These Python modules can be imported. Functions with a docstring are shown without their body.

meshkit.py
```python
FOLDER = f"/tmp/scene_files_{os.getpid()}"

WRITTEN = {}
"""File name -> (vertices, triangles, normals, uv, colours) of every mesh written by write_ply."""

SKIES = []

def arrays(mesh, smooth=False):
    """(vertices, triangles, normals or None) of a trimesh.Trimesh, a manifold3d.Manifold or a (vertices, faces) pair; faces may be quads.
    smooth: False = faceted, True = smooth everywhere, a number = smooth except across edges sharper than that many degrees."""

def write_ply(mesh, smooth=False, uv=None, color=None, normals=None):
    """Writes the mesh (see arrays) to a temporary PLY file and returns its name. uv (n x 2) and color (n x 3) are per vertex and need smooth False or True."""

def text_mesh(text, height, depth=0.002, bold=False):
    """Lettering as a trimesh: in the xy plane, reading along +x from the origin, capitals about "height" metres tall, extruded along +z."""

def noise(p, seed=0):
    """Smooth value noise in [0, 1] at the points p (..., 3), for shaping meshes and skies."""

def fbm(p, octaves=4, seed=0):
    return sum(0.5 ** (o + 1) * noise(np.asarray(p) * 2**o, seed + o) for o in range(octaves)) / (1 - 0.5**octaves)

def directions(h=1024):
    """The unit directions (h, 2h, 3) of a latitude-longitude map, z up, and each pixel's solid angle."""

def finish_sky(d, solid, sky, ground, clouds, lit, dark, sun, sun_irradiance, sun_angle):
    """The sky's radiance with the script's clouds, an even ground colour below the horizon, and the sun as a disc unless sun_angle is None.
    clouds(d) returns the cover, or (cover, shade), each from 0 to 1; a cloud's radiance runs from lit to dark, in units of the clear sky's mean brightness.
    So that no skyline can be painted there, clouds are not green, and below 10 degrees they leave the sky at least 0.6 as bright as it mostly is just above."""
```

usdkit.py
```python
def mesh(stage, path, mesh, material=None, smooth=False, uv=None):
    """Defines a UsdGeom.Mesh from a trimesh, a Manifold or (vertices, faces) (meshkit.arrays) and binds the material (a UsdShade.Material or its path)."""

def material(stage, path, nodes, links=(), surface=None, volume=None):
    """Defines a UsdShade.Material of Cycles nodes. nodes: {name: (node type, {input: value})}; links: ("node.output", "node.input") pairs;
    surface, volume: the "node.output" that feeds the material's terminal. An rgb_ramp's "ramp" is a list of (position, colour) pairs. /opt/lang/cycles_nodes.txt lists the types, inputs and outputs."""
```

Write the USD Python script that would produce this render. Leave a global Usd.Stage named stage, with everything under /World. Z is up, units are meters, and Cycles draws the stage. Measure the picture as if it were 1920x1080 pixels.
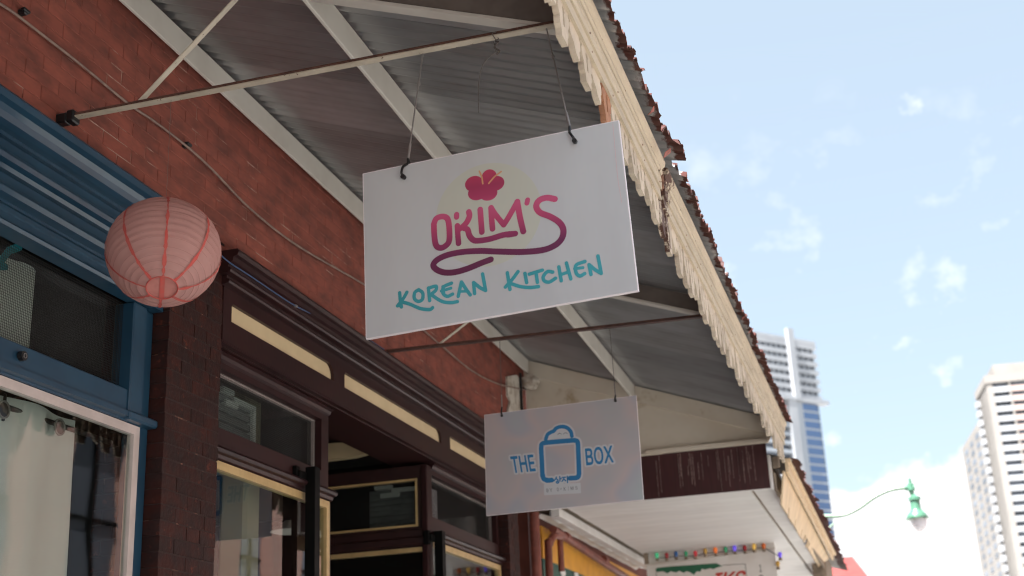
import math, random
import numpy as np, trimesh, usdkit, meshkit
import shapely, shapely.affinity
from shapely.geometry import Polygon, LineString, Point, box as sbox
from shapely.ops import unary_union
from pxr import Usd, UsdGeom, UsdLux, UsdShade, Gf, Sdf

rnd = random.Random(7)
nrs = np.random.RandomState(7)
stage = Usd.Stage.CreateInMemory()
UsdGeom.SetStageUpAxis(stage, UsdGeom.Tokens.z)
UsdGeom.SetStageMetersPerUnit(stage, 1.0)
UsdGeom.Xform.Define(stage, '/World')

# ------------------------------------------------------------------ camera, sky, sun
YAW, PITCH, ROLL, FPX = -2.76000337e-01, 3.37235708e-01, -4.68419422e-02, 2.41517599e+03
EYE = np.array([3.0, 0.0, 1.6])
EXPOSURE = 2.22
SKY = 0.05
SUN = 1.25
SUN_DIR = np.array([-0.25, -0.40, 0.88]); SUN_DIR /= np.linalg.norm(SUN_DIR)

Fw = np.array([math.sin(YAW) * math.cos(PITCH), math.cos(YAW) * math.cos(PITCH), math.sin(PITCH)])
r0 = np.array([math.cos(YAW), -math.sin(YAW), 0.0]); u0 = np.cross(r0, Fw)
Rt = math.cos(ROLL) * r0 + math.sin(ROLL) * u0
Up = -math.sin(ROLL) * r0 + math.cos(ROLL) * u0
cam = UsdGeom.Camera.Define(stage, '/World/camera')
M4 = Gf.Matrix4d(*[float(v) for v in (*Rt, 0, *Up, 0, *(-Fw), 0, *EYE, 1)])
cam.AddTransformOp().Set(M4)
cam.CreateHorizontalApertureAttr(36.0); cam.CreateVerticalApertureAttr(20.25)
cam.CreateFocalLengthAttr(FPX / 1920 * 36.0)
cam.CreateFStopAttr(2.7); cam.CreateFocusDistanceAttr(5.3)
cam.CreateClippingRangeAttr(Gf.Vec2f(0.05, 20000)); cam.CreateExposureAttr(EXPOSURE)

def sky_material():
    el, rot = math.asin(SUN_DIR[2]), math.atan2(SUN_DIR[0], SUN_DIR[1])
    n = {'tc': ('texture_coordinate', {}),
         'sky': ('sky_texture', {'sky_type': 'single_scattering', 'sun_disc': False, 'sun_elevation': el, 'sun_rotation': rot, 'aerosol_density': 1.25, 'altitude': 10.0}),
         'sep': ('separate_xyz', {}),
         'sc': ('mapping', {'scale': (1, 1, 1.25)}),
         'n1': ('noise_texture', {'scale': 17.0, 'detail': 5.0, 'roughness': 0.55}),
         'r1': ('map_range', {'from_min': 0.565, 'from_max': 0.72, 'clamp': True}),
         'n2': ('noise_texture', {'scale': 5.0, 'detail': 7.0, 'roughness': 0.52}),
         'elev': ('map_range', {'from_min': 0.09, 'from_max': 0.22, 'to_min': 0.28, 'to_max': -0.25, 'clamp': True}),
         'hi': ('map_range', {'from_min': 0.24, 'from_max': 0.46, 'to_min': 0.85, 'to_max': 0.0, 'clamp': True}),
         'sum': ('math', {'math_type': 'add'}),
         'r2': ('map_range', {'from_min': 0.5, 'from_max': 0.54, 'clamp': True}),
         'wk': ('math', {'math_type': 'multiply'}),
         'mx': ('math', {'math_type': 'maximum'}),
         'mix': ('mix', {'color2': (6.2, 6.25, 6.35)}),
         'veil': ('mix', {'fac': 0.6, 'color2': (3.75, 4.4, 4.8)}),
         'bg': ('background_shader', {'strength': SKY})}
    l = [('tc.generated', 'sep.vector'), ('tc.generated', 'sc.vector'), ('sc.vector', 'n1.vector'), ('n1.fac', 'r1.value'), ('tc.generated', 'n2.vector'), ('n2.fac', 'sum.value1'),
         ('sep.z', 'elev.value'), ('elev.result', 'sum.value2'), ('sum.value', 'r2.value'), ('sep.z', 'hi.value'), ('r1.result', 'wk.value1'), ('hi.result', 'wk.value2'),
         ('wk.value', 'mx.value1'), ('r2.result', 'mx.value2'), ('mx.value', 'mix.fac'), ('sky.color', 'veil.color1'),
         ('veil.color', 'mix.color1'), ('mix.color', 'bg.color')]
    return usdkit.material(stage, '/World/Looks/sky', n, l, surface='bg.background')

dome = UsdLux.DomeLight.Define(stage, '/World/sky')
UsdShade.MaterialBindingAPI.Apply(dome.GetPrim()).Bind(sky_material())
dome.GetPrim().SetCustomDataByKey('kind', 'structure')
dome.GetPrim().SetCustomDataByKey('label', 'pale blue sky with small wisps and a white cloud bank low down')
sun = UsdLux.DistantLight.Define(stage, '/World/sun')
sun.CreateIntensityAttr(SUN); sun.CreateAngleAttr(0.53); sun.CreateNormalizeAttr(True); sun.CreateColorAttr(Gf.Vec3f(1.0, 0.975, 0.94))
zz = SUN_DIR; xx = np.cross([0, 0, 1.0], zz); xx /= np.linalg.norm(xx); yy = np.cross(zz, xx)
sun.AddTransformOp().Set(Gf.Matrix4d(*[float(v) for v in (*xx, 0, *yy, 0, *zz, 0, 0, 0, 30, 1)]))

# ------------------------------------------------------------------ measuring: a sight line of the photograph met with a plane of the place
def _ray(x, y): return Fw * FPX + Rt * (x - 960) + Up * (540 - y)
def at_x(x, y, X): d = _ray(x, y); return EYE + d * (X - EYE[0]) / d[0]
def at_y(x, y, Y): d = _ray(x, y); return EYE + d * (Y - EYE[1]) / d[1]
def at_z(x, y, Z): d = _ray(x, y); return EYE + d * (Z - EYE[2]) / d[2]
def at_plane(x, y, p, n): d = _ray(x, y); return EYE + d * (np.dot(np.asarray(p) - EYE, n) / np.dot(d, n))

# ------------------------------------------------------------------ prims
used = {}
def free(path):
    k = used.get(path, 0); used[path] = k + 1
    return path if k == 0 else f'{path}_{k:03d}'

class Thing:
    def __init__(s, path, o): s.path, s.o = path, np.asarray(o, float)

def setd(p, **k):
    for a, b in k.items():
        if b is not None: p.SetCustomDataByKey(a, b)

def thing(name, label, cat, loc=(0, 0, 0), group=None, kind=None):
    path = free('/World/' + name)
    x = UsdGeom.Xform.Define(stage, path)
    x.AddTranslateOp().Set(Gf.Vec3d(*map(float, loc)))
    setd(x.GetPrim(), label=label, category=cat, group=group, kind=kind)
    return Thing(path, loc)

def vf(m):
    if hasattr(m, 'faces'): return np.asarray(m.vertices, float), np.asarray(m.faces, int)
    return np.asarray(m[0], float), np.asarray(m[1], int)

def join(ms):
    V, F, n = [], [], 0
    for m in ms:
        v, f = vf(m)
        if f.shape[1] == 4: f = np.vstack([f[:, [0, 1, 2]], f[:, [0, 2, 3]]])
        V.append(v); F.append(f + n); n += len(v)
    return np.vstack(V), np.vstack(F)

def part(t, name, mesh, mat, label=None, smooth=False, kind=None):
    """a mesh in world coordinates becomes a child of t (a Thing or a part)"""
    if isinstance(mesh, list): mesh = join(mesh)
    v, f = vf(mesh)
    path = free(f'{t.path}/{name}')
    m = usdkit.mesh(stage, path, (v - t.o, f), mat, smooth=smooth)
    setd(m.GetPrim(), label=label, kind=kind)
    return Thing(path, t.o)

def single(name, mesh, mat, label, cat=None, group=None, kind=None, smooth=False):
    if isinstance(mesh, list): mesh = join(mesh)
    v, f = vf(mesh)
    o = np.array([(v[:, 0].min() + v[:, 0].max()) / 2, (v[:, 1].min() + v[:, 1].max()) / 2, v[:, 2].min()])
    if kind == 'structure': o = np.zeros(3)
    path = free('/World/' + name)
    m = usdkit.mesh(stage, path, (v - o, f), mat, smooth=smooth)
    m.AddTranslateOp().Set(Gf.Vec3d(*map(float, o)))
    setd(m.GetPrim(), label=label, category=cat, group=group, kind=kind)
    return Thing(path, o)

# ------------------------------------------------------------------ shapes
BF = np.array([[0, 2, 3, 1], [4, 5, 7, 6], [0, 1, 5, 4], [2, 6, 7, 3], [0, 4, 6, 2], [1, 3, 7, 5]])
def bx(x0, x1, y0, y1, z0, z1):
    x0, x1 = sorted((x0, x1)); y0, y1 = sorted((y0, y1)); z0, z1 = sorted((z0, z1))
    v = np.array([[x, y, z] for x in (x0, x1) for y in (y0, y1) for z in (z0, z1)], float)
    F = np.array([[0, 1, 3, 2], [4, 6, 7, 5], [0, 4, 5, 1], [2, 3, 7, 6], [0, 2, 6, 4], [1, 5, 7, 3]])
    return v, np.vstack([F[:, [0, 1, 2]], F[:, [0, 2, 3]]])
_cb = None
def cbx(x0, x1, y0, y1, z0, z1, c=0.004):
    """box with chamfered edges, 44 triangles"""
    global _cb
    signs = np.array([[a, b, d] for a in (-1, 1) for b in (-1, 1) for d in (-1, 1)], float)
    if _cb is None:
        base = np.vstack([signs * [1, .8, .8], signs * [.8, 1, .8], signs * [.8, .8, 1]])
        h = trimesh.Trimesh(base, process=False).convex_hull
        idx = [int(np.argmin(((base - q) ** 2).sum(1))) for q in h.vertices]
        _cb = np.array(idx)[h.faces]
    C = np.array([(x0 + x1) / 2, (y0 + y1) / 2, (z0 + z1) / 2]); H = np.abs(np.array([x1 - x0, y1 - y0, z1 - z0])) / 2
    c = min(c, H.min() * .8); I = H - c
    v = np.vstack([signs * [H[0], I[1], I[2]], signs * [I[0], H[1], I[2]], signs * [I[0], I[1], H[2]]]) + C
    return v, _cb.copy()

def beam(a, b, w, h, up=(0, 0, 1), c=0.003):
    """chamfered bar from a to b, w across, h along up"""
    a, b = np.asarray(a, float), np.asarray(b, float); d = b - a; L = np.linalg.norm(d); d /= L
    s = np.cross(d, up); s /= np.linalg.norm(s); u = np.cross(s, d)
    v, f = cbx(0, L, -w / 2, w / 2, -h / 2, h / 2, c)
    v = a + v[:, :1] * d + v[:, 1:2] * (-s) + v[:, 2:3] * u
    return v, f

def fix(v, f):
    m = trimesh.Trimesh(v, f, process=False)
    if m.volume < 0: f = f[:, ::-1]
    return v, f

def tri_poly(poly, h):
    ms = []
    for g in getattr(poly, 'geoms', [poly]):
        if g.is_empty or g.area < 1e-9: continue
        m = trimesh.creation.extrude_polygon(g, h, engine='earcut')
        ms.append((np.array(m.vertices), np.array(m.faces)))
    return join(ms)

def prism(poly, h, o, ax, ay, az):
    """polygon (a, b) extruded by h: world = o + a ax + b ay + c az"""
    v, f = tri_poly(poly, h)
    w = np.asarray(o, float) + v[:, :1] * np.asarray(ax, float) + v[:, 1:2] * np.asarray(ay, float) + v[:, 2:3] * np.asarray(az, float)
    return fix(w, f)

def yprism(pts, y0, y1):
    """profile of (x, z) points run along y"""
    return prism(Polygon(pts), y1 - y0, (0, y0, 0), (1, 0, 0), (0, 0, 1), (0, 1, 0))
def wallplate(poly, x0, x1):
    """polygon in (y, z) with thickness along x"""
    return prism(poly, x1 - x0, (x0, 0, 0), (0, 1, 0), (0, 0, 1), (1, 0, 0))
def xzplate(poly, y0, y1):
    return prism(poly, y1 - y0, (0, y0, 0), (1, 0, 0), (0, 0, 1), (0, 1, 0))

def tube(P, r, n=8, caps=True):
    P = np.asarray(P, float); R = np.broadcast_to(np.asarray(r, float), (len(P),))
    T = np.gradient(P, axis=0); T /= np.maximum(np.linalg.norm(T, axis=1, keepdims=True), 1e-9)
    a = np.cross(T[0], [0, 0, 1]); a = np.cross(T[0], [1, 0, 0]) if np.linalg.norm(a) < 1e-3 else a; a /= np.linalg.norm(a)
    V = []; th = np.linspace(0, 2 * np.pi, n, endpoint=False)
    for p, t, rr in zip(P, T, R):
        a = a - t * a.dot(t); a /= np.linalg.norm(a); b = np.cross(t, a)
        V.append(p + rr * (np.cos(th)[:, None] * a + np.sin(th)[:, None] * b))
    V = np.vstack(V); F = []
    for i in range(len(P) - 1):
        for k in range(n):
            q, s = i * n + k, i * n + (k + 1) % n
            F += [[q, s, s + n], [q, s + n, q + n]]
    if caps:
        V = np.vstack([V, P[0], P[-1]]); c0 = len(V) - 2; e = (len(P) - 1) * n
        for k in range(n):
            F += [[c0, (k + 1) % n, k], [c0 + 1, e + k, e + (k + 1) % n]]
    return fix(V, np.array(F))

def spline(P, k=8):
    P = np.asarray(P, float)
    if len(P) < 3: return np.array([P[0] + (P[-1] - P[0]) * t for t in np.linspace(0, 1, k)])
    Q = np.vstack([2 * P[0] - P[1], P, 2 * P[-1] - P[-2]]); out = []
    for i in range(1, len(Q) - 2):
        for t in np.linspace(0, 1, k, endpoint=False):
            a, b, c, d = Q[i - 1:i + 3]
            out.append(.5 * (2 * b + (c - a) * t + (2 * a - 5 * b + 4 * c - d) * t * t + (3 * b - a - 3 * c + d) * t ** 3))
    return np.array(out + [P[-1]])

def lathe(prof, c, n=24):
    """(r, z) profile turned about the vertical through c"""
    th = np.linspace(0, 2 * np.pi, n, endpoint=False); V = []
    for r, z in prof: V.append(np.stack([c[0] + r * np.cos(th), c[1] + r * np.sin(th), np.full(n, c[2] + z)], 1))
    V = np.vstack(V); F = []
    for i in range(len(prof) - 1):
        for k in range(n):
            q, s = i * n + k, i * n + (k + 1) % n
            F += [[q, s, s + n], [q, s + n, q + n]]
    return V, np.array(F)

def ring(y0, y1, z0, z1, w):
    return sbox(y0, z0, y1, z1).difference(sbox(y0 + w, z0 + w, y1 - w, z1 - w))

# ------------------------------------------------------------------ materials
def mat(name, col, col2=None, scale=6, lo=.4, hi=.6, rough=.55, bump=0.0, bscale=60, detail=6, metallic=0.0, spots=None, coat=0.0, rand=0.0, stretch=None, spec=.5, sscale=None, slo=.62, shi=.68):
    n = {'g': ('geometry', {}), 'p': ('principled_bsdf', {'base_color': col, 'roughness': rough, 'metallic': metallic, 'coat_weight': coat, 'coat_roughness': .15, 'specular_ior_level': spec})}
    l = []; pos = 'g.position'
    if stretch:
        n['mp'] = ('mapping', {'scale': stretch}); l.append(('g.position', 'mp.vector')); pos = 'mp.vector'
    out = None
    if col2 is not None:
        n['n'] = ('noise_texture', {'scale': scale, 'detail': detail, 'roughness': .6})
        n['mr'] = ('map_range', {'from_min': lo, 'from_max': hi, 'clamp': True})
        n['mx'] = ('mix', {'color1': col, 'color2': col2})
        l += [(pos, 'n.vector'), ('n.fac', 'mr.value'), ('mr.result', 'mx.fac')]; out = 'mx.color'
    if spots is not None:
        n['n3'] = ('noise_texture', {'scale': sscale or scale * 7, 'detail': 5, 'roughness': .65})
        n['mr3'] = ('map_range', {'from_min': slo, 'from_max': shi, 'clamp': True})
        n['mx3'] = ('mix', {'color1': col, 'color2': spots})
        l += [('g.position', 'n3.vector'), ('n3.fac', 'mr3.value'), ('mr3.result', 'mx3.fac')]
        if out: l.append((out, 'mx3.color1'))
        out = 'mx3.color'
    if rand:
        n['oi'] = ('object_info', {}); n['rr'] = ('map_range', {'to_min': 1 - rand, 'to_max': 1 + rand})
        n['hs'] = ('hsv', {'color': col}); l += [('oi.random', 'rr.value'), ('rr.result', 'hs.value')]
        if out: l.append((out, 'hs.color'))
        out = 'hs.color'
    if out: l.append((out, 'p.base_color'))
    if bump:
        n['nb'] = ('noise_texture', {'scale': bscale, 'detail': 5, 'roughness': .6})
        n['b'] = ('bump', {'strength': .6, 'distance': bump}); l += [(pos, 'nb.vector'), ('nb.fac', 'b.height'), ('b.normal', 'p.normal')]
    return usdkit.material(stage, '/World/Looks/' + name, n, l, surface='p.BSDF')

def emit_mat(name, col, strength):
    return usdkit.material(stage, '/World/Looks/' + name, {'p': ('principled_bsdf', {'base_color': col, 'roughness': .25, 'emission_color': col, 'emission_strength': strength})}, [], surface='p.BSDF')

def glass_mat(name='window_glass', tint=(.86, .9, .88)):
    n = {'t': ('transparent_bsdf', {'color': tint}), 'g': ('glossy_bsdf', {'color': (1, 1, 1), 'roughness': .008}),
         'f': ('fresnel', {'IOR': 1.62}), 'bf': ('math', {'math_type': 'subtract', 'value1': 1.0}), 'ff': ('math', {'math_type': 'multiply'}), 'm': ('mix_closure', {}), 'geo': ('geometry', {}),
         'nz': ('noise_texture', {'scale': 2.2, 'detail': 1.0}), 'b': ('bump', {'strength': .25, 'distance': .004})}
    return usdkit.material(stage, '/World/Looks/' + name, n, [('f.fac', 'ff.value1'), ('geo.backfacing', 'bf.value2'), ('bf.value', 'ff.value2'), ('ff.value', 'm.fac'), ('t.BSDF', 'm.closure1'), ('g.BSDF', 'm.closure2'), ('geo.position', 'nz.vector'), ('nz.fac', 'b.height'), ('b.normal', 'g.normal')], surface='m.closure')

def two_tone_z(name, stops, z0, z1, rough=.35):
    """printed colour that runs with height over one sign"""
    n = {'g': ('geometry', {}), 's': ('separate_xyz', {}), 'r': ('map_range', {'from_min': z0, 'from_max': z1, 'clamp': True}),
         'c': ('rgb_ramp', {'ramp': stops}), 'p': ('principled_bsdf', {'roughness': rough})}
    return usdkit.material(stage, '/World/Looks/' + name, n, [('g.position', 's.vector'), ('s.z', 'r.value'), ('r.result', 'c.fac'), ('c.color', 'p.base_color')], surface='p.BSDF')

def cloth_mat(name, col, trans=.4):
    n = {'d': ('diffuse_bsdf', {'color': col}), 't': ('translucent_bsdf', {'color': col}) if False else ('diffuse_bsdf', {'color': col}), 'm': ('mix_closure', {'fac': trans})}
    return n

WALL = mat('painted_brick', (.30, .080, .054), (.150, .046, .034), scale=8, lo=.38, hi=.66, rough=.8, bump=.006, bscale=22, spots=(.31, .17, .13), sscale=45, slo=.68, shi=.74, rand=.09, stretch=(1, .55, 1.3))
MORTAR = mat('wall_joint', (.23, .066, .045), (.40, .26, .21), scale=4, lo=.56, hi=.64, rough=.9, bump=.004, bscale=90)
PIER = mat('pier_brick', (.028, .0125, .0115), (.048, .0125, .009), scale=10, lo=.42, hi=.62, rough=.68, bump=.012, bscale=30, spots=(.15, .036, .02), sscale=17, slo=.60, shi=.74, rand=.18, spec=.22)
PIERJ = mat('pier_joint', (.030, .013, .011), (.22, .10, .065), scale=13, lo=.60, hi=.68, rough=.8, bump=.003, bscale=120)
MAROON = mat('maroon_paint', (.034, .0105, .0105), (.026, .0085, .009), scale=3, rough=.42, bump=.0012, bscale=30, spec=.3, spots=(.09, .05, .04), sscale=40, slo=.74, shi=.77)
MAROON_WORN = mat('maroon_worn', (.040, .014, .013), (.028, .010, .010), scale=5, rough=.5, bump=.003, bscale=40, spots=(.18, .10, .07), sscale=30, slo=.70, shi=.74)
BLUE = mat('blue_paint', (.014, .060, .108), (.011, .048, .090), scale=4, rough=.42, bump=.0015, bscale=25, coat=.3)
CREAM = mat('cream_paint', (.72, .57, .35), (.66, .52, .31), scale=4, rough=.5, bump=.001)
GOLD = mat('yellow_cream_paint', (.60, .43, .20), (.50, .35, .16), scale=7, rough=.45, bump=.001)
FASCIA = mat('fascia_paint', (.55, .465, .34), (.46, .385, .275), scale=5, lo=.42, hi=.66, rough=.65, bump=.004, bscale=30, stretch=(6, .6, 6), spots=(.22, .12, .07), sscale=7, slo=.70, shi=.76)
FRINGE = mat('fringe_paint', (.58, .475, .38), (.48, .385, .30), scale=9, lo=.45, hi=.7, rough=.7, bump=.003, bscale=60, spots=(.24, .10, .06), sscale=11, slo=.66, shi=.72, rand=.10)
def stained(name, col, col2, stretch, rand):
    n = {'g': ('geometry', {}), 'mp': ('mapping', {'scale': stretch}), 'n': ('noise_texture', {'scale': 6, 'detail': 6, 'roughness': .62}), 'mr': ('map_range', {'from_min': .42, 'from_max': .68, 'clamp': True}),
         'mx': ('mix', {'color1': col, 'color2': col2}), 'n2': ('noise_texture', {'scale': 9, 'detail': 6, 'roughness': .7}), 's2': ('map_range', {'from_min': .66, 'from_max': .74, 'clamp': True}),
         'm2': ('mix', {'color2': (.22, .11, .065)}), 's': ('separate_xyz', {}), 'd': ('math', {'math_type': 'subtract', 'value2': 5.46}), 'ab': ('math', {'math_type': 'absolute'}),
         'dm': ('map_range', {'from_min': 0.03, 'from_max': .22, 'to_min': .24, 'to_max': -.06, 'clamp': True}), 'ad': ('math', {'math_type': 'add'}), 's3': ('map_range', {'from_min': .64, 'from_max': .72, 'clamp': True}),
         'n3': ('noise_texture', {'scale': 22, 'detail': 6, 'roughness': .7}), 'm3': ('mix', {'color2': (.085, .036, .022)}), 'oi': ('object_info', {}), 'rr': ('map_range', {'to_min': 1 - rand, 'to_max': 1 + rand}), 'hs': ('hsv', {}),
         'nb': ('noise_texture', {'scale': 35, 'detail': 5, 'roughness': .65}), 'b': ('bump', {'strength': .7, 'distance': .005}), 'p': ('principled_bsdf', {'roughness': .7})}
    l = [('g.position', 'mp.vector'), ('mp.vector', 'n.vector'), ('n.fac', 'mr.value'), ('mr.result', 'mx.fac'), ('g.position', 'n2.vector'), ('n2.fac', 's2.value'), ('s2.result', 'm2.fac'), ('mx.color', 'm2.color1'),
         ('g.position', 's.vector'), ('s.y', 'd.value1'), ('d.value', 'ab.value1'), ('ab.value', 'dm.value'), ('g.position', 'n3.vector'), ('n3.fac', 'ad.value1'), ('dm.result', 'ad.value2'), ('ad.value', 's3.value'), ('s3.result', 'm3.fac'), ('m2.color', 'm3.color1'),
         ('oi.random', 'rr.value'), ('rr.result', 'hs.value'), ('m3.color', 'hs.color'), ('hs.color', 'p.base_color'), ('mp.vector', 'nb.vector'), ('nb.fac', 'b.height'), ('b.normal', 'p.normal')]
    return usdkit.material(stage, '/World/Looks/' + name, n, l, surface='p.BSDF')
FASCIA = stained('stained_fascia', (.55, .465, .345), (.43, .36, .265), (4, .5, 4), .03)
FRINGE = stained('stained_fringe', (.57, .48, .37), (.45, .37, .275), (1.2, 1.2, 1.2), .09)
FRINGE_RAW = mat('fringe_bare_wood', (.40, .19, .10), (.30, .14, .075), scale=20, rough=.8, bump=.003)
ROT = mat('rotten_wood', (.11, .05, .03), (.25, .13, .08), scale=40, rough=.9, bump=.008, bscale=60)
BEAMW = mat('beam_paint', (.66, .62, .56), (.58, .53, .47), scale=3, lo=.45, hi=.75, rough=.6, bump=.002, bscale=40, spots=(.36, .26, .14), sscale=4.5, slo=.735, shi=.77)
RAFTER = mat('rafter_brown', (.17, .14, .12), (.13, .105, .09), scale=6, rough=.7, bump=.002)
TAN = mat('gable_paint', (.68, .61, .51), (.60, .51, .40), scale=2.5, lo=.4, hi=.75, rough=.6, bump=.002, spots=(.40, .29, .16), sscale=3, slo=.62, shi=.75)
STEELP = mat('rod_cream_paint', (.52, .45, .36), (.44, .38, .30), scale=8, rough=.5, bump=.002, spots=(.10, .045, .03), sscale=35, slo=.64, shi=.68)
RUSTROD = mat('rod_rust', (.085, .04, .03), (.14, .065, .045), scale=30, rough=.8, bump=.004, bscale=90)
DARKROD = mat('rod_brown', (.06, .032, .03), (.10, .05, .04), scale=20, rough=.6, bump=.002)
BLACK = mat('black_plastic', (.012, .012, .013), rough=.4)
BLACKP = mat('black_steel', (.003, .003, .003), rough=.6, spec=.12)
CABLE = mat('grey_cable', (.30, .21, .17), (.20, .13, .11), scale=15, rough=.6)
BLUEC = mat('blue_cable', (.05, .10, .22), rough=.4)
WIRE = mat('steel_wire', (.30, .28, .27), metallic=.6, rough=.4)
WIRED = mat('dull_wire', (.12, .10, .09), rough=.6)
WHITE = mat('white_paint', (.74, .72, .70), (.66, .64, .61), scale=4, rough=.5, bump=.001)
PINKW = mat('window_bead_paint', (.60, .52, .49), (.52, .45, .42), scale=6, rough=.45)
SOFFIT = mat('soffit_paint', (.80, .78, .755), (.73, .71, .68), scale=3, lo=.42, hi=.7, rough=.55, bump=.0015, stretch=(1, 5, 1), rand=.04)
PLASTER = mat('old_plaster', (.62, .56, .49), (.42, .35, .28), scale=16, lo=.45, hi=.62, rough=.85, bump=.01, bscale=40)
PIPE = mat('pipe_paint', (.24, .068, .045), (.17, .045, .03), scale=9, rough=.5, bump=.002, spots=(.06, .03, .025), sscale=22, slo=.64, shi=.7)
YELLOW = mat('yellow_paint', (.76, .37, .035), (.66, .30, .03), scale=5, rough=.5, bump=.001)
GREEN = mat('green_paint', (.025, .105, .082), (.02, .08, .065), scale=6, rough=.5)
LAMPG = mat('lamp_green', (.075, .20, .13), (.065, .17, .11), scale=6, rough=.35, coat=.3)
ARMG = mat('arm_green', (.19, .29, .20), rough=.4)
SIGNW = mat('sign_white', (.54, .555, .57), (.49, .50, .515), scale=1.6, lo=.35, hi=.7, stretch=(3, 1, .6), rough=.3, spec=.4, bump=.0006, bscale=4, spots=(.55, .55, .56), sscale=26, slo=.76, shi=.79)
SIGNEDGE = mat('sign_edge', (.78, .72, .74), rough=.4)
SIGN3 = mat('sign_panel', (.74, .72, .69), (.68, .65, .61), scale=3, rough=.4)
PALEY = mat('sign_pale_yellow', (.53, .54, .475), rough=.3)
ASPHALT = mat('asphalt', (.17, .165, .155), (.13, .127, .12), scale=1.2, rough=.9, bump=.01, bscale=70)
PAVE = mat('pavement_concrete', (.47, .46, .44), (.41, .40, .38), scale=2, rough=.85, bump=.004, bscale=40)
PAINTL = mat('road_paint', (.78, .77, .72), (.6, .59, .55), scale=8, rough=.7)
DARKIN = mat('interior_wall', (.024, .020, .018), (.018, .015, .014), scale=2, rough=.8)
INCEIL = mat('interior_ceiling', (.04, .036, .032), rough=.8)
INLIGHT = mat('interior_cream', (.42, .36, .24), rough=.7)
TEAL = mat('teal_print', (.02, .22, .27), rough=.4)
CONC = mat('tower_concrete', (.24, .222, .205), (.215, .198, .185), scale=.15, rough=.8)
TWHITE = mat('tower_white', (.33, .34, .36), (.29, .30, .32), scale=.1, rough=.6)
TGREY = mat('tower_grey', (.30, .325, .36), rough=.6)
TPINK = mat('tower_pink', (.36, .27, .245), rough=.7)
TBLUE = mat('tower_blue_glass', (.07, .13, .26), rough=.2, spec=.6)
TDARK = mat('tower_window', (.11, .125, .155), rough=.3, spec=.5, rand=.45)
REDROOF = mat('red_roof_paint', (.20, .035, .03), (.16, .028, .025), scale=3, rough=.5)
GUTTER = mat('weathered_wood', (.20, .16, .12), (.30, .24, .18), scale=9, rough=.8, bump=.004)
MESHW = mat('mesh_wire', (.016, .015, .014), metallic=.0, rough=.6)
GRILLE_W = mat('grille_white', (.85, .85, .83), rough=.4)
GRILLE_D = mat('grille_dark', (.30, .30, .31), (.24, .24, .25), scale=10, rough=.5)
GLASS = glass_mat()

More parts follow.
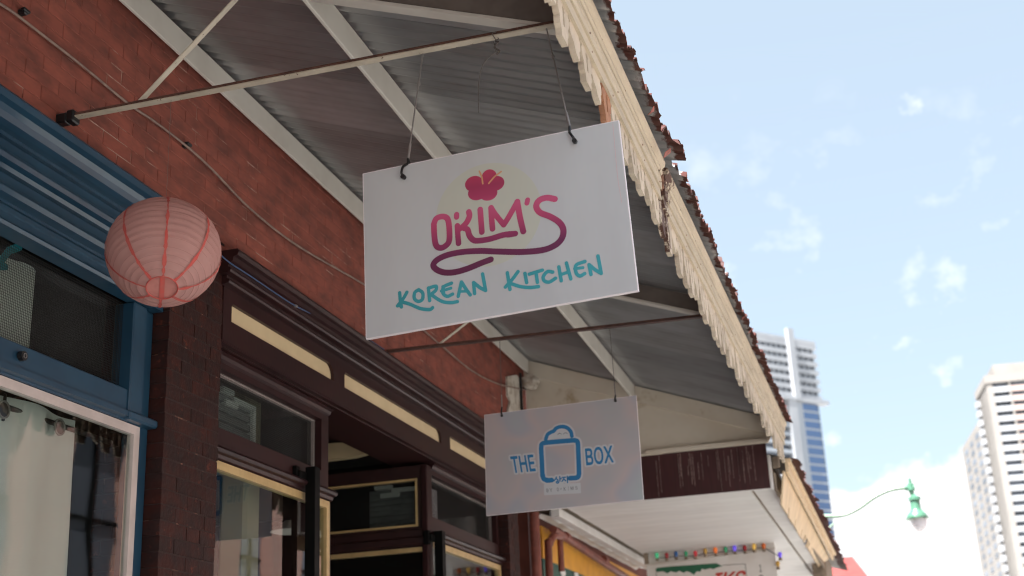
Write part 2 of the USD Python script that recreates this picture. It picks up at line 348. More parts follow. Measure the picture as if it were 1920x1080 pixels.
def tin_material():
    """galvanised sheet, rusted in a ragged band along its outer edge"""
    n = {'g': ('geometry', {}), 's': ('separate_xyz', {}), 'mp': ('mapping', {'scale': (.8, 1.6, .8)}),
         'n': ('noise_texture', {'scale': 2.2, 'detail': 6, 'roughness': .6}), 'mr': ('map_range', {'from_min': .35, 'from_max': .68, 'clamp': True}),
         'mx': ('mix', {'color1': (.44, .445, .45), 'color2': (.34, .33, .325)}), 'iv': ('math', {'math_type': 'multiply_add', 'value2': -.5, 'value3': .5}),
         'oi': ('object_info', {}), 'rr': ('map_range', {'to_min': .86, 'to_max': 1.14}), 'hs': ('hsv', {}),
         'nr': ('noise_texture', {'scale': 9, 'detail': 5, 'roughness': .65}), 'ad': ('math', {'math_type': 'multiply_add', 'value2': .16}),
         'er': ('map_range', {'from_min': 2.330, 'from_max': 2.346, 'clamp': True}),
         'nc': ('noise_texture', {'scale': 26, 'detail': 4}), 'rc': ('mix', {'color1': (.022, .009, .008), 'color2': (.105, .030, .022)}),
         'm2': ('mix', {}), 'p': ('principled_bsdf', {'roughness': .38, 'specular_ior_level': .5})}
    l = [('g.position', 'mp.vector'), ('mp.vector', 'n.vector'), ('n.fac', 'mr.value'), ('mr.result', 'mx.fac'), ('oi.random', 'rr.value'), ('rr.result', 'hs.value'), ('mx.color', 'hs.color'),
         ('g.position', 's.vector'), ('g.position', 'nr.vector'), ('nr.fac', 'ad.value1'), ('s.x', 'ad.value3'), ('ad.value', 'er.value'), ('er.result', 'm2.fac'),
         ('g.position', 'nc.vector'), ('nc.fac', 'rc.fac'), ('hs.color', 'm2.color1'), ('rc.color', 'm2.color2'), ('m2.color', 'p.base_color'), ('er.result', 'iv.value1'), ('iv.value', 'p.metallic')]
    return usdkit.material(stage, '/World/Looks/corrugated_tin', n, l, surface='p.BSDF')
TIN = tin_material()

def paper_material():
    n = {'g': ('geometry', {}), 'n': ('noise_texture', {'scale': 9, 'detail': 5}), 'mx': ('mix', {'color1': (.70, .43, .40), 'color2': (.60, .33, .30)}),
         'd': ('diffuse_bsdf', {}), 't': ('translucent_bsdf', {}), 'm': ('mix_closure', {'fac': .38}), 'nb': ('noise_texture', {'scale': 38, 'detail': 3}), 'b': ('bump', {'strength': .4, 'distance': .004})}
    l = [('g.position', 'n.vector'), ('n.fac', 'mx.fac'), ('mx.color', 'd.color'), ('mx.color', 't.color'), ('d.BSDF', 'm.closure1'), ('t.BSDF', 'm.closure2'), ('g.position', 'nb.vector'), ('nb.fac', 'b.height'), ('b.normal', 'd.normal')]
    return usdkit.material(stage, '/World/Looks/lantern_paper', n, l, surface='m.closure')
PAPER = paper_material()
SEAM = mat('lantern_seam', (.56, .085, .07), (.50, .11, .09), scale=30, rough=.8)
RIBW = mat('lantern_rib', (.48, .24, .21), rough=.7)
def curtain_material():
    n = {'d': ('diffuse_bsdf', {'color': (.80, .80, .77)}), 't': ('translucent_bsdf', {'color': (.75, .75, .72)}), 'm': ('mix_closure', {'fac': .3})}
    return usdkit.material(stage, '/World/Looks/curtain_cloth', n, [('d.BSDF', 'm.closure1'), ('t.BSDF', 'm.closure2')], surface='m.closure')
CURTAIN = curtain_material()
def holo_material():
    """silver sign film with faint pastel blotches"""
    n = {'g': ('geometry', {}), 'n': ('noise_texture', {'scale': 2.6, 'detail': 1.5}), 'c': ('rgb_ramp', {'ramp': [(.25, (.47, .52, .54)), (.42, (.52, .52, .55)), (.52, (.60, .53, .54)), (.60, (.50, .51, .57)), (.75, (.49, .56, .58))]}),
         'p': ('principled_bsdf', {'roughness': .28, 'metallic': .25})}
    return usdkit.material(stage, '/World/Looks/sign_film', n, [('g.position', 'n.vector'), ('n.fac', 'c.fac'), ('c.color', 'p.base_color')], surface='p.BSDF')
HOLO = holo_material()
def brick_far(name, c1, c2, mo):
    n = {'g': ('geometry', {}), 's': ('separate_xyz', {}), 'c': ('combine_xyz', {}), 'b': ('brick_texture', {'color1': c1, 'color2': c2, 'mortar': mo, 'scale': 1.0, 'brick_width': .22, 'row_height': .072, 'mortar_size': .012}), 'p': ('principled_bsdf', {'roughness': .85})}
    return usdkit.material(stage, '/World/Looks/' + name, n, [('g.position', 's.vector'), ('s.y', 'c.x'), ('s.z', 'c.y'), ('c.vector', 'b.vector'), ('b.color', 'p.base_color')], surface='p.BSDF')
FARBRICK = brick_far('opposite_brick', (.36, .17, .135), (.30, .13, .105), (.42, .34, .29))

# ------------------------------------------------------------------ the ground
single('ground', bx(-600, 600, -400, 1500, -.6, -.02), PAVE, 'wide pale ground running to the horizon', kind='structure')
single('road', bx(4.4, 10.2, -60, 420, -.02, 0.0), ASPHALT, 'grey asphalt street in front of the shops', kind='structure')
single('road_marking', [bx(6.4, 6.52, y, y + 3, 0, .004) for y in range(-20, 120, 9)], PAINTL, 'dashed white line along the street', kind='structure')
single('pavement', [bx(.02, 4.22, -40, 60, -.02, .13)], PAVE, 'concrete pavement below the canopies', kind='structure')
single('kerb', [cbx(4.22, 4.4, -40, 60, -.02, .135, .02)], PAVE, 'concrete kerb along the pavement', kind='structure')
single('far_pavement', [bx(10.2, 13.0, -20, 120, -.02, .13)], PAVE, 'concrete pavement across the street', kind='structure')

# ------------------------------------------------------------------ shop building shell: wall above the shops and dark rooms behind
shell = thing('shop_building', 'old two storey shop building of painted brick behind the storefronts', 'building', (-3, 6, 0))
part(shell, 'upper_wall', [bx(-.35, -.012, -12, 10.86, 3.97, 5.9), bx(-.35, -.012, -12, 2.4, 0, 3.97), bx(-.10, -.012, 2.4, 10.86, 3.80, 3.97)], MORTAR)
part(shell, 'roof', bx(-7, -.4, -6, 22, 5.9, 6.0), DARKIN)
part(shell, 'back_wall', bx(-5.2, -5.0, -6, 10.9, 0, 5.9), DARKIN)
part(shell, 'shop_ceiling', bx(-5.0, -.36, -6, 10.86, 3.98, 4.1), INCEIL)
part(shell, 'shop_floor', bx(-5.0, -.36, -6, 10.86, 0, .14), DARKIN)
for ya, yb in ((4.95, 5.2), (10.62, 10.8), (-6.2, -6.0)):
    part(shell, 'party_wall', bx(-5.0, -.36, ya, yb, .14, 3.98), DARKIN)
# bricks of the wall, running bond
wall = thing('brick_wall', 'red painted brick wall between the shop cornices and the white canopy beam', 'wall', (0, 7, 4.03))
brs, rest = [], []
CH, BL = .0675, .215
zrow = 3.87; row = 0
while zrow < 4.86:
    y = 2.9 - (row % 2) * BL / 2
    while y < 10.80:
        y1 = min(y + BL, 10.845)
        j = nrs.uniform(-.0022, .0022); g = .003
        m = cbx(-.05, .0018 + j * .6, y + g + nrs.uniform(-.001, .001), y1 - g, zrow + g, zrow + CH - g, .0015)
        if y1 - y > .05: (brs if y > 3.2 and zrow > 3.93 else rest).append((y, m))
        y += BL
    zrow += CH; row += 1
brs.sort(key=lambda t: t[0])
for _, m in brs[:300]: part(wall, 'brick', m, WALL)
part(wall, 'brickwork', [m for _, m in brs[300:]] + [m for _, m in rest], WALL, kind='stuff')
part(wall, 'mortar', bx(-.011, -.0008, 2.9, 10.84, 3.86, 4.87), MORTAR)

def pier(y0, y1, label, zt=4.0, ztop=None, x0=-.34, rows_from=1.75):
    t = thing('brick_pier', label, 'pillar', (0, (y0 + y1) / 2, 0))
    part(t, 'core', bx(x0, -.0012, y0 + .005, y1 - .005, .13, zt), PIERJ)
    z = rows_from; k = 0
    while z < zt - .01:
        L = y1 - y0; cuts = [0, L * (.46 if k % 2 else .25), L * (.70 if k % 2 else .78), L] if L > .4 else [0, L * (.5 if k % 2 else .33), L]
        zz_ = min(z + CH, zt)
        for a, b in zip(cuts[:-1], cuts[1:]):
            j = nrs.uniform(-.002, .004); e0 = nrs.uniform(-.0025, .0025) if a == 0 else .004; e1 = nrs.uniform(-.0025, .0025) if b == L else .004
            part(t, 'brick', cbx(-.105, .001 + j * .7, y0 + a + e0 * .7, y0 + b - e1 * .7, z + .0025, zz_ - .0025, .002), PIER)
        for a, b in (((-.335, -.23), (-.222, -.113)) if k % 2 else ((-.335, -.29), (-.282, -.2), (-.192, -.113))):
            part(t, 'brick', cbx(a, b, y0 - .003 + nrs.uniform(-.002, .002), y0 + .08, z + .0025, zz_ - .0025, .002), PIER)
        z += CH; k += 1
    return t
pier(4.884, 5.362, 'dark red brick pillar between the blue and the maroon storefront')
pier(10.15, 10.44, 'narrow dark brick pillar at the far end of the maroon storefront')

# ------------------------------------------------------------------ blue storefront (left)
bl = thing('blue_storefront', 'dark blue painted shopfront with mesh transom at the left', 'shopfront', (-.05, 4, 0))
Y0, Y1 = 2.6, 4.87
XB = -.07
part(bl, 'cornice', yprism([(-.1,3.925),(.125,3.925),(.135,3.91),(.13,3.885),(.105,3.877),(.09,3.86),(.08,3.838),(.055,3.828),(.03,3.825),(.03,3.81),(-.1,3.81)], Y0, 4.72), BLUE)
part(bl, 'cornice_moulding', yprism([(-.1,3.808),(.012,3.808),(.012,3.755),(.045,3.748),(.052,3.732),(.045,3.715),(.02,3.708),(.01,3.695),(-.1,3.695)], Y0, 4.78), BLUE)
part(bl, 'frieze_board', yprism([(-.1,3.693),(-.012,3.693),(-.012,3.64),(.022,3.634),(.03,3.617),(.02,3.60),(-.02,3.595),(-.02,3.585),(-.1,3.585)], Y0, 4.80), BLUE)
part(bl, 'frieze_board', yprism([(-.1,3.583),(-.03,3.583),(-.03,3.565),(-.036,3.56),(-.036,3.53),(-.02,3.524),(-.012,3.512),(-.02,3.50),(-.1,3.497)], Y0, 4.81), BLUE)
part(bl, 'jamb', [cbx(-.16, XB + .012, 4.696, 4.80, 2.953, 3.496, .006), cbx(-.16, XB - .006, 4.802, 4.88, 1.2, 3.496, .006), bx(-.1, -.028, 4.812, 4.878, 3.498, 3.9)], BLUE)
part(bl, 'transom_rail', yprism([(-.16, 3.112), (XB - .03, 3.112), (XB, 3.095), (XB, 2.995), (XB + .035, 2.99), (XB + .035, 2.968), (XB + .012, 2.962), (XB + .012, 2.953), (-.16, 2.953)], Y0, 4.695), BLUE)
part(bl, 'jamb_bead', cbx(XB - .02, XB + .045, 4.66, 4.878, 2.956, 2.994, .008), BLUE)
part(bl, 'window_bead', [wallplate(Polygon([(Y0, 2.951), (4.80, 2.951), (4.80, 1.2), (4.757, 1.2), (4.757, 2.912), (Y0, 2.912)]), -.10, XB + .004)], PINKW, label='pinkish white frame round the display window')
part(bl, 'transom_pane', bx(-.135, -.131, Y0, 4.71, 3.09, 3.496), GLASS)
part(bl, 'window_pane', bx(XB - .016, XB - .011, Y0, 4.759, 1.2, 2.914), GLASS)
def screen(y0, y1, z0, z1, X, p=.0105, r=.0006):
    ms = [bx(X - r, X + r, y - r, y + r, z0, z1) for y in np.arange(y0, y1, p)]
    ms += [bx(X - r - .0012, X + r - .0012, y0, y1, z - r, z + r) for z in np.arange(z0, z1, p)]
    return ms
part(bl, 'mesh_screen', screen(3.3, 4.695, 3.113, 3.495, -.112), MESHW, kind='stuff')
fit = at_x(38, 668, XB + .003)
t = thing('wall_fitting', 'small black round fitting on the blue rail under the transom', 'fitting', fit)
def xdisc(c, r, x0, x1, n=20): return wallplate(Point(c[1], c[2]).buffer(r, quad_segs=n // 4), x0, x1)
part(t, 'body', xdisc(fit, .019, fit[0], fit[0] + .02), BLACK); part(t, 'ring', wallplate(Point(fit[1] + .001, fit[2]).buffer(.010).difference(Point(fit[1] + .001, fit[2]).buffer(.0075)), fit[0] + .02, fit[0] + .023), WIRE)
# behind the blue window: rail, eyelet curtains
rod_a, rod_b = at_x(-20, 750, -.33), at_x(330, 880, -.33)
t = thing('curtain_rod', 'black curtain rod behind the blue shop window', 'curtain rod', (-.33, 4, 2.7))
RZ = at_x(120, 800, -.26)[2]
part(t, 'rod', tube([(-.26, 2.6, RZ), (-.26, 5.3, RZ)], .011, 10), BLACK)
part(t, 'bracket', cbx(-.265, -.255, 4.14, 4.155, RZ - .06, RZ + .05, .003), BLACK)
def curtain(y0, y1, label, amp, k, ph=0):
    t = thing('curtain', label, 'curtain', (-.33, (y0 + y1) / 2, 1.2))
    ny, nz = 120, 14; ys = np.linspace(y0, y1, ny); zs = np.linspace(1.0, RZ + .045, nz); V = []
    for z in zs:
        for y in ys: V.append([-.26 + amp * math.sin(2 * math.pi * (y - y0) * k + ph + .4 * math.sin(z * 2 + y * 5)), y, z])
    V = np.array(V); F = []
    for i in range(nz - 1):
        for q in range(ny - 1):
            a = i * ny + q; F += [[a, a + 1, a + ny + 1], [a, a + ny + 1, a + ny]]
    part(t, 'cloth', (V, np.array(F)), CURTAIN, smooth=True)
    return t
c1 = curtain(2.7, at_x(143, 800, -.26)[1], 'pale sheer curtain filling the left of the blue shop window', .022, 2.6)
for (px, py), cc in (((5, 768), c1), ((110, 801), c1)):
    e = at_x(px, py, -.222)
    part(cc, 'eyelet', wallplate(Point(e[1], e[2]).buffer(.032), e[0], e[0] + .004), BLACK)
    part(cc, 'eyelet_ring', wallplate(Point(e[1], e[2]).buffer(.036).difference(Point(e[1], e[2]).buffer(.029)), e[0] + .002, e[0] + .008), WIRE)
# curtain and teal letter behind the mesh transom
t = thing('transom_curtain', 'grey curtain hanging behind the blue transom mesh at the left', 'curtain', (-.3, 3.7, 3.0))
yy_ = np.linspace(2.8, at_x(62, 560, -.3)[1], 60); V = []; F = []
for z in (3.0, 3.25, 3.55):
    for y in yy_: V.append([-.3 + .018 * math.sin(y * 24), y, z])
for i in range(2):
    for q in range(59):
        a = i * 60 + q; F += [[a, a + 1, a + 61], [a, a + 61, a + 60]]
part(t, 'cloth', (np.array(V), np.array(F)), CURTAIN, smooth=True)
P = lambda x, y, X=-.145: at_x(x, y, X)[1:]
lt = unary_union([LineString([P(-6, 500), P(16, 470), P(36, 463)]).buffer(.016), LineString([P(-10, 500), P(10, 500)]).buffer(.014)])
single('window_lettering', wallplate(lt, -.1445, -.143), TEAL, 'teal painted letter on the blue transom pane, cut by the picture edge', 'lettering')

# ------------------------------------------------------------------ maroon storefront
mr = thing('maroon_storefront', 'dark maroon shopfront with cream frieze panels and recessed entrance', 'shopfront', (-.05, 7.7, 0))
MA, MB_ = 5.366, 10.14
part(mr, 'cornice', yprism([(-.1,3.945),(.10,3.945),(.108,3.93),(.10,3.912),(.08,3.907),(.075,3.885),(.055,3.877),(.05,3.858),(.062,3.852),(.066,3.842),(.06,3.832),(.04,3.828),(-.1,3.828)], MA - .05, MB_), MAROON)
part(mr, 'cornice_moulding', yprism([(-.1,3.826),(.03,3.826),(.028,3.81),(.04,3.805),(.045,3.796),(.038,3.786),(.012,3.782),(-.1,3.782)], MA - .02, MB_), MAROON)
panels = [(at_x(433, 590, 0)[1], at_x(625, 700, 0)[1]), (at_x(645, 715, 0)[1], at_x(827, 830, 0)[1]), (at_x(843, 830, 0)[1], 10.0)]
PZ0, PZ1 = 3.617, 3.712
def pill(y0, y1, z0, z1, ra, rb):
    p = sbox(y0, z0, y1, z1)
    p = p.difference(sbox(y0, z1 - ra, y0 + ra, z1).difference(Point(y0 + ra, z1 - ra).buffer(ra)))
    return p.difference(sbox(y1 - rb, z1 - rb, y1, z1).difference(Point(y1 - rb, z1 - rb).buffer(rb)))
fr = sbox(MA, 3.50, MB_, 3.7805)
for a, b in panels: fr = fr.difference(pill(a, b, PZ0, PZ1, .02, .075))
part(mr, 'frieze', wallplate(fr, -.018, .004), MAROON)
for a, b in panels: part(mr, 'cream_panel', bx(-.028, -.016, a - .02, b + .02, PZ0 - .02, PZ1 + .02), CREAM)
part(mr, 'frieze_ledge', yprism([(-.36,3.499),(.002,3.499),(.002,3.49),(-.03,3.488),(-.03,3.482),(-.36,3.482)], MA, MB_), MAROON)
XM = -.075
def bay(y0, y1, w, label_bead=None):
    part(mr, 'transom_hood', yprism([(-.16, 3.4805), (XM + .03, 3.4805), (XM + .035, 3.47), (XM + .018, 3.462), (XM + .012, 3.445), (XM, 3.435), (-.16, 3.435)], y0, y1), MAROON)
    part(mr, 'transom_frame', wallplate(sbox(y0, 3.0, y1, 3.434).difference(sbox(y0 + .012, 3.10, y1 - w, 3.40)), -.15, XM), MAROON)
    part(mr, 'transom_bead', wallplate(sbox(y0 + .012, 3.10, y1 - w, 3.40).difference(sbox(y0 + .0, 3.08, y1 - w - .012, 3.387)), -.136, -.118), PINKW)
    part(mr, 'transom_pane', bx(-.142, -.138, y0, y1 - w + .01, 3.09, 3.41), GLASS)
    part(mr, 'mesh_screen', screen(y0 + .01, y1 - w - .002, 3.101, 3.398, -.112), MESHW, kind='stuff')
    part(mr, 'sill_moulding', yprism([(-.15, 2.998), (XM + .035, 2.998), (XM + .05, 2.982), (XM + .04, 2.968), (XM + .02, 2.962), (XM + .015, 2.945), (XM, 2.936), (-.15, 2.936)], y0, y1 + .03), MAROON)
    part(mr, 'window_bead', wallplate(Polygon([(y0, 2.934), (y1, 2.934), (y1, 1.2), (y1 - .04, 1.2), (y1 - .04, 2.893), (y0, 2.893)]), -.11, XM + .010), GOLD)
    part(mr, 'window_pane', bx(XM - .012, XM - .007, y0, y1 - .03, 1.2, 2.9), GLASS)
    part(mr, 'post', cbx(-.16, XM - .004, y1 + .001, y1 + .045, .13, 2.935, .004), MAROON)
V0 = 6.78; V1 = 8.45
bay(MA, V0, .095)
bay(V1 + .07, MB_ - .03, .05)
# recessed entrance: soffit, far side wall with a transom, back wall and door
part(mr, 'entrance_side_wall', [xzplate(sbox(-1.7, .14, -.085, 3.46).difference(sbox(-.93, 3.045, -.165, 3.352)).difference(sbox(-.93, .5, -.105, 2.865)), V1, V1 + .05)], MAROON_WORN)
part(mr, 'side_transom_bead', xzplate(sbox(-.95, 3.03, -.15, 3.366).difference(sbox(-.935, 3.045, -.165, 3.351)), V1 - .012, V1 + .02), GOLD)
part(mr, 'side_transom_pane', bx(-.94, -.16, V1 + .028, V1 + .032, 3.04, 3.356), GLASS)
ms = [bx(x - .0007, x + .0007, V1 + .012, V1 + .0134, 3.045, 3.351) for x in np.arange(-.93, -.165, .0105)] + [bx(-.93, -.165, V1 + .0105, V1 + .012, z - .0007, z + .0007) for z in np.arange(3.046, 3.35, .0105)]
part(mr, 'side_mesh_screen', ms, MESHW, kind='stuff')
part(mr, 'side_window_bead', xzplate(sbox(-.96, .48, -.09, 2.885).difference(sbox(-.935, .5, -.118, 2.855)), V1 - .014, V1 + .02), GOLD)
part(mr, 'side_window_pane', bx(-.95, -.1, V1 + .028, V1 + .034, .5, 2.87), GLASS)
part(mr, 'side_rail', [cbx(-1.0, -.08, V1 - .035, V1, 2.90, 2.955, .01), cbx(-1.0, -.08, V1 - .02, V1, 2.955, 3.01, .006)], MAROON_WORN)
part(mr, 'corner_post', cbx(-.115, XM + .005, V1 - .03, V1 + .072, .13, 3.455, .006), MAROON)
part(mr, 'entrance_back_wall', bx(-1.78, -1.7, V0, V1 + .05, .14, 3.46), MAROON_WORN)
part(mr, 'entrance_near_wall', xzplate(sbox(-1.7, .14, -.165, 3.46).difference(sbox(-1.5, .6, -.3, 2.86)), V0 - .01, V0 + .04), MAROON_WORN)
part(mr, 'entrance_arch', xzplate(Polygon([(-1.7, 3.56), (-.95, 3.555), (-.62, 3.56), (-.33, 3.60), (-.36, 3.635), (-.5, 3.66), (-.80, 3.675), (-.84, 3.66), (-.9, 3.64), (-1.7, 3.64)]), V1 - .06, V1 + .02), CREAM)
part(mr, 'entrance_ceiling', bx(-1.78, -.37, V0 - .01, V1 + .05, 3.70, 3.74), MAROON_WORN)
# interior things seen through the panes
def louvre_unit(c0, w, h, label, axis):
    """dark louvred box with a stepped pale frame; axis 'y': face towards +x, axis 'x': face towards -y"""
    t = thing('window_air_unit', label, 'air conditioner', c0)
    def put(a0, a1, d0, d1, z0, z1):
        return cbx(c0[0] + d0, c0[0] + d1, c0[1] + a0, c0[1] + a1, c0[2] + z0, c0[2] + z1, .003) if axis == 'y' else cbx(c0[0] + a0, c0[0] + a1, c0[1] - d1, c0[1] - d0, c0[2] + z0, c0[2] + z1, .003)
    part(t, 'housing', put(0, w, -.25, -.03, 0, h), GRILLE_D)
    for k in range(7): part(t, 'louvre', put(.01, w - .02, -.03, -.008, h * (k + .1) / 7, h * (k + .82) / 7), GRILLE_D)
    part(t, 'frame', [put(w - .022, w + .012, -.03, .01, 0, h), put(w * .42, w - .022, -.03, .01, h - .03, h), put(w * .12, w * .42, -.03, .01, h + .0, h + .03), put(w * .22, w * .55, -.028, .006, h - .062, h - .03)], GRILLE_W)
    return t
a = at_x(404, 840, -.34); b = at_x(476, 765, -.34)
louvre_unit((-.34, a[1], 3.06), b[1] - a[1], b[2] - 3.05, 'white framed louvred unit behind the mesh transom by the brick pillar', 'y')
a = at_y(690, 985, V1 + .09); b = at_y(797, 915, V1 + .09)
louvre_unit((a[0], V1 + .09, 3.06), b[0] - a[0], b[2] - 3.04, 'white framed louvred unit behind the entrance side transom', 'x')
pa = at_x(548, 997, -.9)
t = thing('pendant_lamp', 'white dish pendant lamp inside the maroon shop window', 'lamp', pa)
part(t, 'shade', lathe([(.02, .09), (.05, .075), (.11, .03), (.15, 0), (.14, .004), (.10, .03), (.02, .075)], pa, 24), WHITE, smooth=40)
part(t, 'cord', tube([pa + [0, 0, .085], (pa[0], pa[1], 3.97)], .005, 6), BLACK)
single('interior_column', cbx(-.62, -.45, 6.5, 6.68, .14, 3.97, .02), INLIGHT, 'cream column inside the maroon shop window near the entrance', 'column')
t = thing('interior_screen', 'cream framed partition seen through the maroon shop window', 'partition', (-1.6, 6, .14))
for yv in (5.6, 6.2, 6.8): part(t, 'stile', cbx(-1.62, -1.57, yv, yv + .05, .14, 2.6, .004), GOLD)
for zv in (1.9, 2.55): part(t, 'rail', cbx(-1.615, -1.575, 5.6, 6.85, zv, zv + .05, .004), GOLD)
# black square posts with brackets in front of the maroon front
for (px, py, lab) in ((584, 875, 'black square steel post before the maroon window, nearer the brick pillar'), (823, 995, 'black square steel post before the maroon front, beside the entrance far side')):
    p = at_x(px, py, -.01); t = thing('steel_post', lab, 'post', (-.01, p[1], .13), group=None)
    part(t, 'tube', cbx(-.045, .015, p[1] - .005, p[1] + .06, .13, p[2], .003), BLACKP)
    part(t, 'bracket', [cbx(-.08, -.035, p[1] - .085, p[1] - .0, p[2] - .075, p[2] - .03, .004), cbx(-.09, -.05, p[1] - .10, p[1] - .06, p[2] - .10, p[2] - .005, .004)], BLACKP)
# blue cable along the cornice
pts = [at_x(x, y, .068) for x, y in ((405, 470), (430, 492), (470, 518), (520, 552), (555, 574), (600, 596), (640, 615), (680, 630), (720, 655))]
t = thing('blue_cable', 'thin blue cable running along the maroon cornice', 'cable', pts[0])
part(t, 'wire', tube(spline(pts), .0035, 6), BLUEC, smooth=True)
cp = pts[4]; part(t, 'clip', cbx(cp[0] - .008, cp[0] + .006, cp[1] - .012, cp[1] + .012, cp[2] - .006, cp[2] + .008, .002), WIRE)

# ------------------------------------------------------------------ the canopy
def zroof(x, y): return 4.915 - .0092 * (y - 4) - .366 * x
can = thing('canopy', 'corrugated tin canopy on white beams with cream fretwork fascia', 'canopy', (1.1, 7, 4.0))
def sheet(y0, y1, x1fun, lift=0.0, x0=-.02):
    ys = np.arange(y0, y1 + .003, .0795 / 14); V, F = [], []
    for k, y in enumerate(ys):
        ph = (y / .0795) % 1.0; d_ = min(ph, 1 - ph) * .0795
        xe = x1fun(y); w = .010 - .024 * math.exp(-(d_ / .0135) ** 2)
        for s in (0, .12, .3, .5, .7, .86, .95, 1.0):
            x = x0 + (xe - x0) * s
            curl = nrs.uniform(-.012, .012) if s == 1 else 0
            V.append([x, y, zroof(x, y) + .022 + w + lift + curl + (0 if s < .9 else (s - .9) * rag(y))])
    n = 8
    for k in range(len(ys) - 1):
        for q in range(n - 1):
            a = k * n + q; F += [[a, a + 1, a + n + 1], [a, a + n + 1, a + n]]
    return np.array(V), np.array(F)
def rag(y): return .5 * (meshkit.noise(np.array([y * 5.0, 3.3, 0])) - .5)
def edge(y):
    base = 2.275 + (y - 3) * .0045
    n1 = float(meshkit.noise(np.array([y * 9.0, .5, .5]))); n2 = float(meshkit.noise(np.array([y * 60.0, .5, 9.5])))
    drop = -.03 if 5.46 < y < 5.56 else (.03 if 5.25 < y < 5.46 else 0)
    return base + .05 * (n1 - .5) + .05 * (n2 - .5) + drop
part(can, 'rear_roof_sheet', sheet(-11.5, 3.02, lambda y: 2.26, x0=-.02)[0:2], TIN, smooth=True)
part(can, 'rear_fascia', bx(2.12, 2.18, -11.5, .85, 3.78, 4.14), FASCIA)
sy = 3.0; k = 0
while sy < 10.9:
    s1 = min(sy + .765, 10.895)
    part(can, 'roof_sheet', sheet(sy, s1, edge, lift=(.004 if k % 2 else 0.0)), TIN, smooth=True)
    sy += .69; k += 1
# bent and torn bits of rusty tin along the edge
REDTIN = mat('red_rust', (.34, .10, .07), (.2, .05, .035), scale=25, rough=.7)
for (px, py, sz) in ((1254, 292, .05), (1398, 598, .055), (1408, 626, .04), (1226, 212, .03)):
    c = at_x(px - 4, py, 2.275)
    v = np.array([[0, -sz, -.01], [sz * .5, -sz * .5, .02], [sz * .3, sz * .6, sz * .5], [-.02, sz * .5, .0], [0, -sz, -.006], [sz * .5, -sz * .5, .024], [sz * .3, sz * .6, sz * .5 + .004], [-.02, sz * .5, .004]]) + c
    f = np.array([[0, 1, 2], [0, 2, 3], [4, 6, 5], [4, 7, 6], [0, 4, 5], [0, 5, 1], [1, 5, 6], [1, 6, 2], [2, 6, 7], [2, 7, 3], [3, 7, 4], [3, 4, 0]])
    part(can, 'torn_tin', (v, f), REDTIN, label='torn bent flake of rusty red tin')
# purlins: planks on edge
def plank(a, b, w, h):
    return beam(a, b, w, h, c=.004)
za0, za1 = 4.765, 4.70
part(can, 'wall_beam', beam((.052, .4, za0 + .094), (.052, 10.80, za1 + .066), .018, .132), BEAMW)
b0 = at_x(563, 0, 1.0); b1 = at_y(1187, 752, 10.78); b2 = at_y(1205, 752, 10.78)
xn = 1.05
nb = at_x(563, 0, xn); 
nslope = (b1 - nb) / (b1[1] - nb[1])
sa = nb + nslope * (.4 - nb[1])
off = np.array([.010, 0, .074])
part(can, 'middle_beam', beam(sa + off, b1 + off, .018, .140), BEAMW)
# brown rafters with a separate pale strip below, above the tie rods
YR1, YR2, YE = 4.03, 7.56, 10.86
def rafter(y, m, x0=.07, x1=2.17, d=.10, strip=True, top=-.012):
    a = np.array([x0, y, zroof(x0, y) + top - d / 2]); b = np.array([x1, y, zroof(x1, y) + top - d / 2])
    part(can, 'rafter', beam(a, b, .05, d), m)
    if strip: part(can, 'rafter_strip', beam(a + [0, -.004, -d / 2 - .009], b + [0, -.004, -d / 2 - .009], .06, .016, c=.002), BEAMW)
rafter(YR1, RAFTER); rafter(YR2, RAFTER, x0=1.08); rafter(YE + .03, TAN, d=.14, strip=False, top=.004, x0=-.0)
# gable infill at the far end
gp = Polygon([(-.0, 3.88), (2.10, 3.88), (2.2, zroof(2.2, YE) + .02), (.0, zroof(0, YE) + .02)])
part(can, 'gable_panel', xzplate(gp, YE + .03, YE + .06), TAN)
part(can, 'gable_trim', [cbx(0, 1.2, YE - .0, YE + .03, 3.865, 3.89, .003), cbx(1.06, 2.1, YE - .02, YE + .03, 3.868, 3.905, .004)], TAN)
part(can, 'gable_board', cbx(0, 2.075, YE + .03, YE + .055, 3.49, 3.87, .003), mat('streaked_maroon', (.060, .014, .016), (.045, .011, .012), scale=4, rough=.45, stretch=(14, 1, 1.2), spots=None, bump=.001), label='dark maroon board with pale drip streaks')
STREAK = mat('drip_streak', (.30, .22, .20), (.16, .09, .085), scale=40, lo=.4, hi=.6, rough=.7)
strk = []
for k in range(34):
    x = 1.12 + nrs.rand() * .92; L = nrs.uniform(.05, .33); w = nrs.uniform(.002, .006); ztop = 3.86 - nrs.rand() ** 2 * .12; zl = max(ztop - L, 3.5)
    strk.append(bx(x - w / 2, x + w / 2, YE + .0285, YE + .031, zl, ztop))
part(can, 'drip_marks', strk, STREAK, kind='stuff')
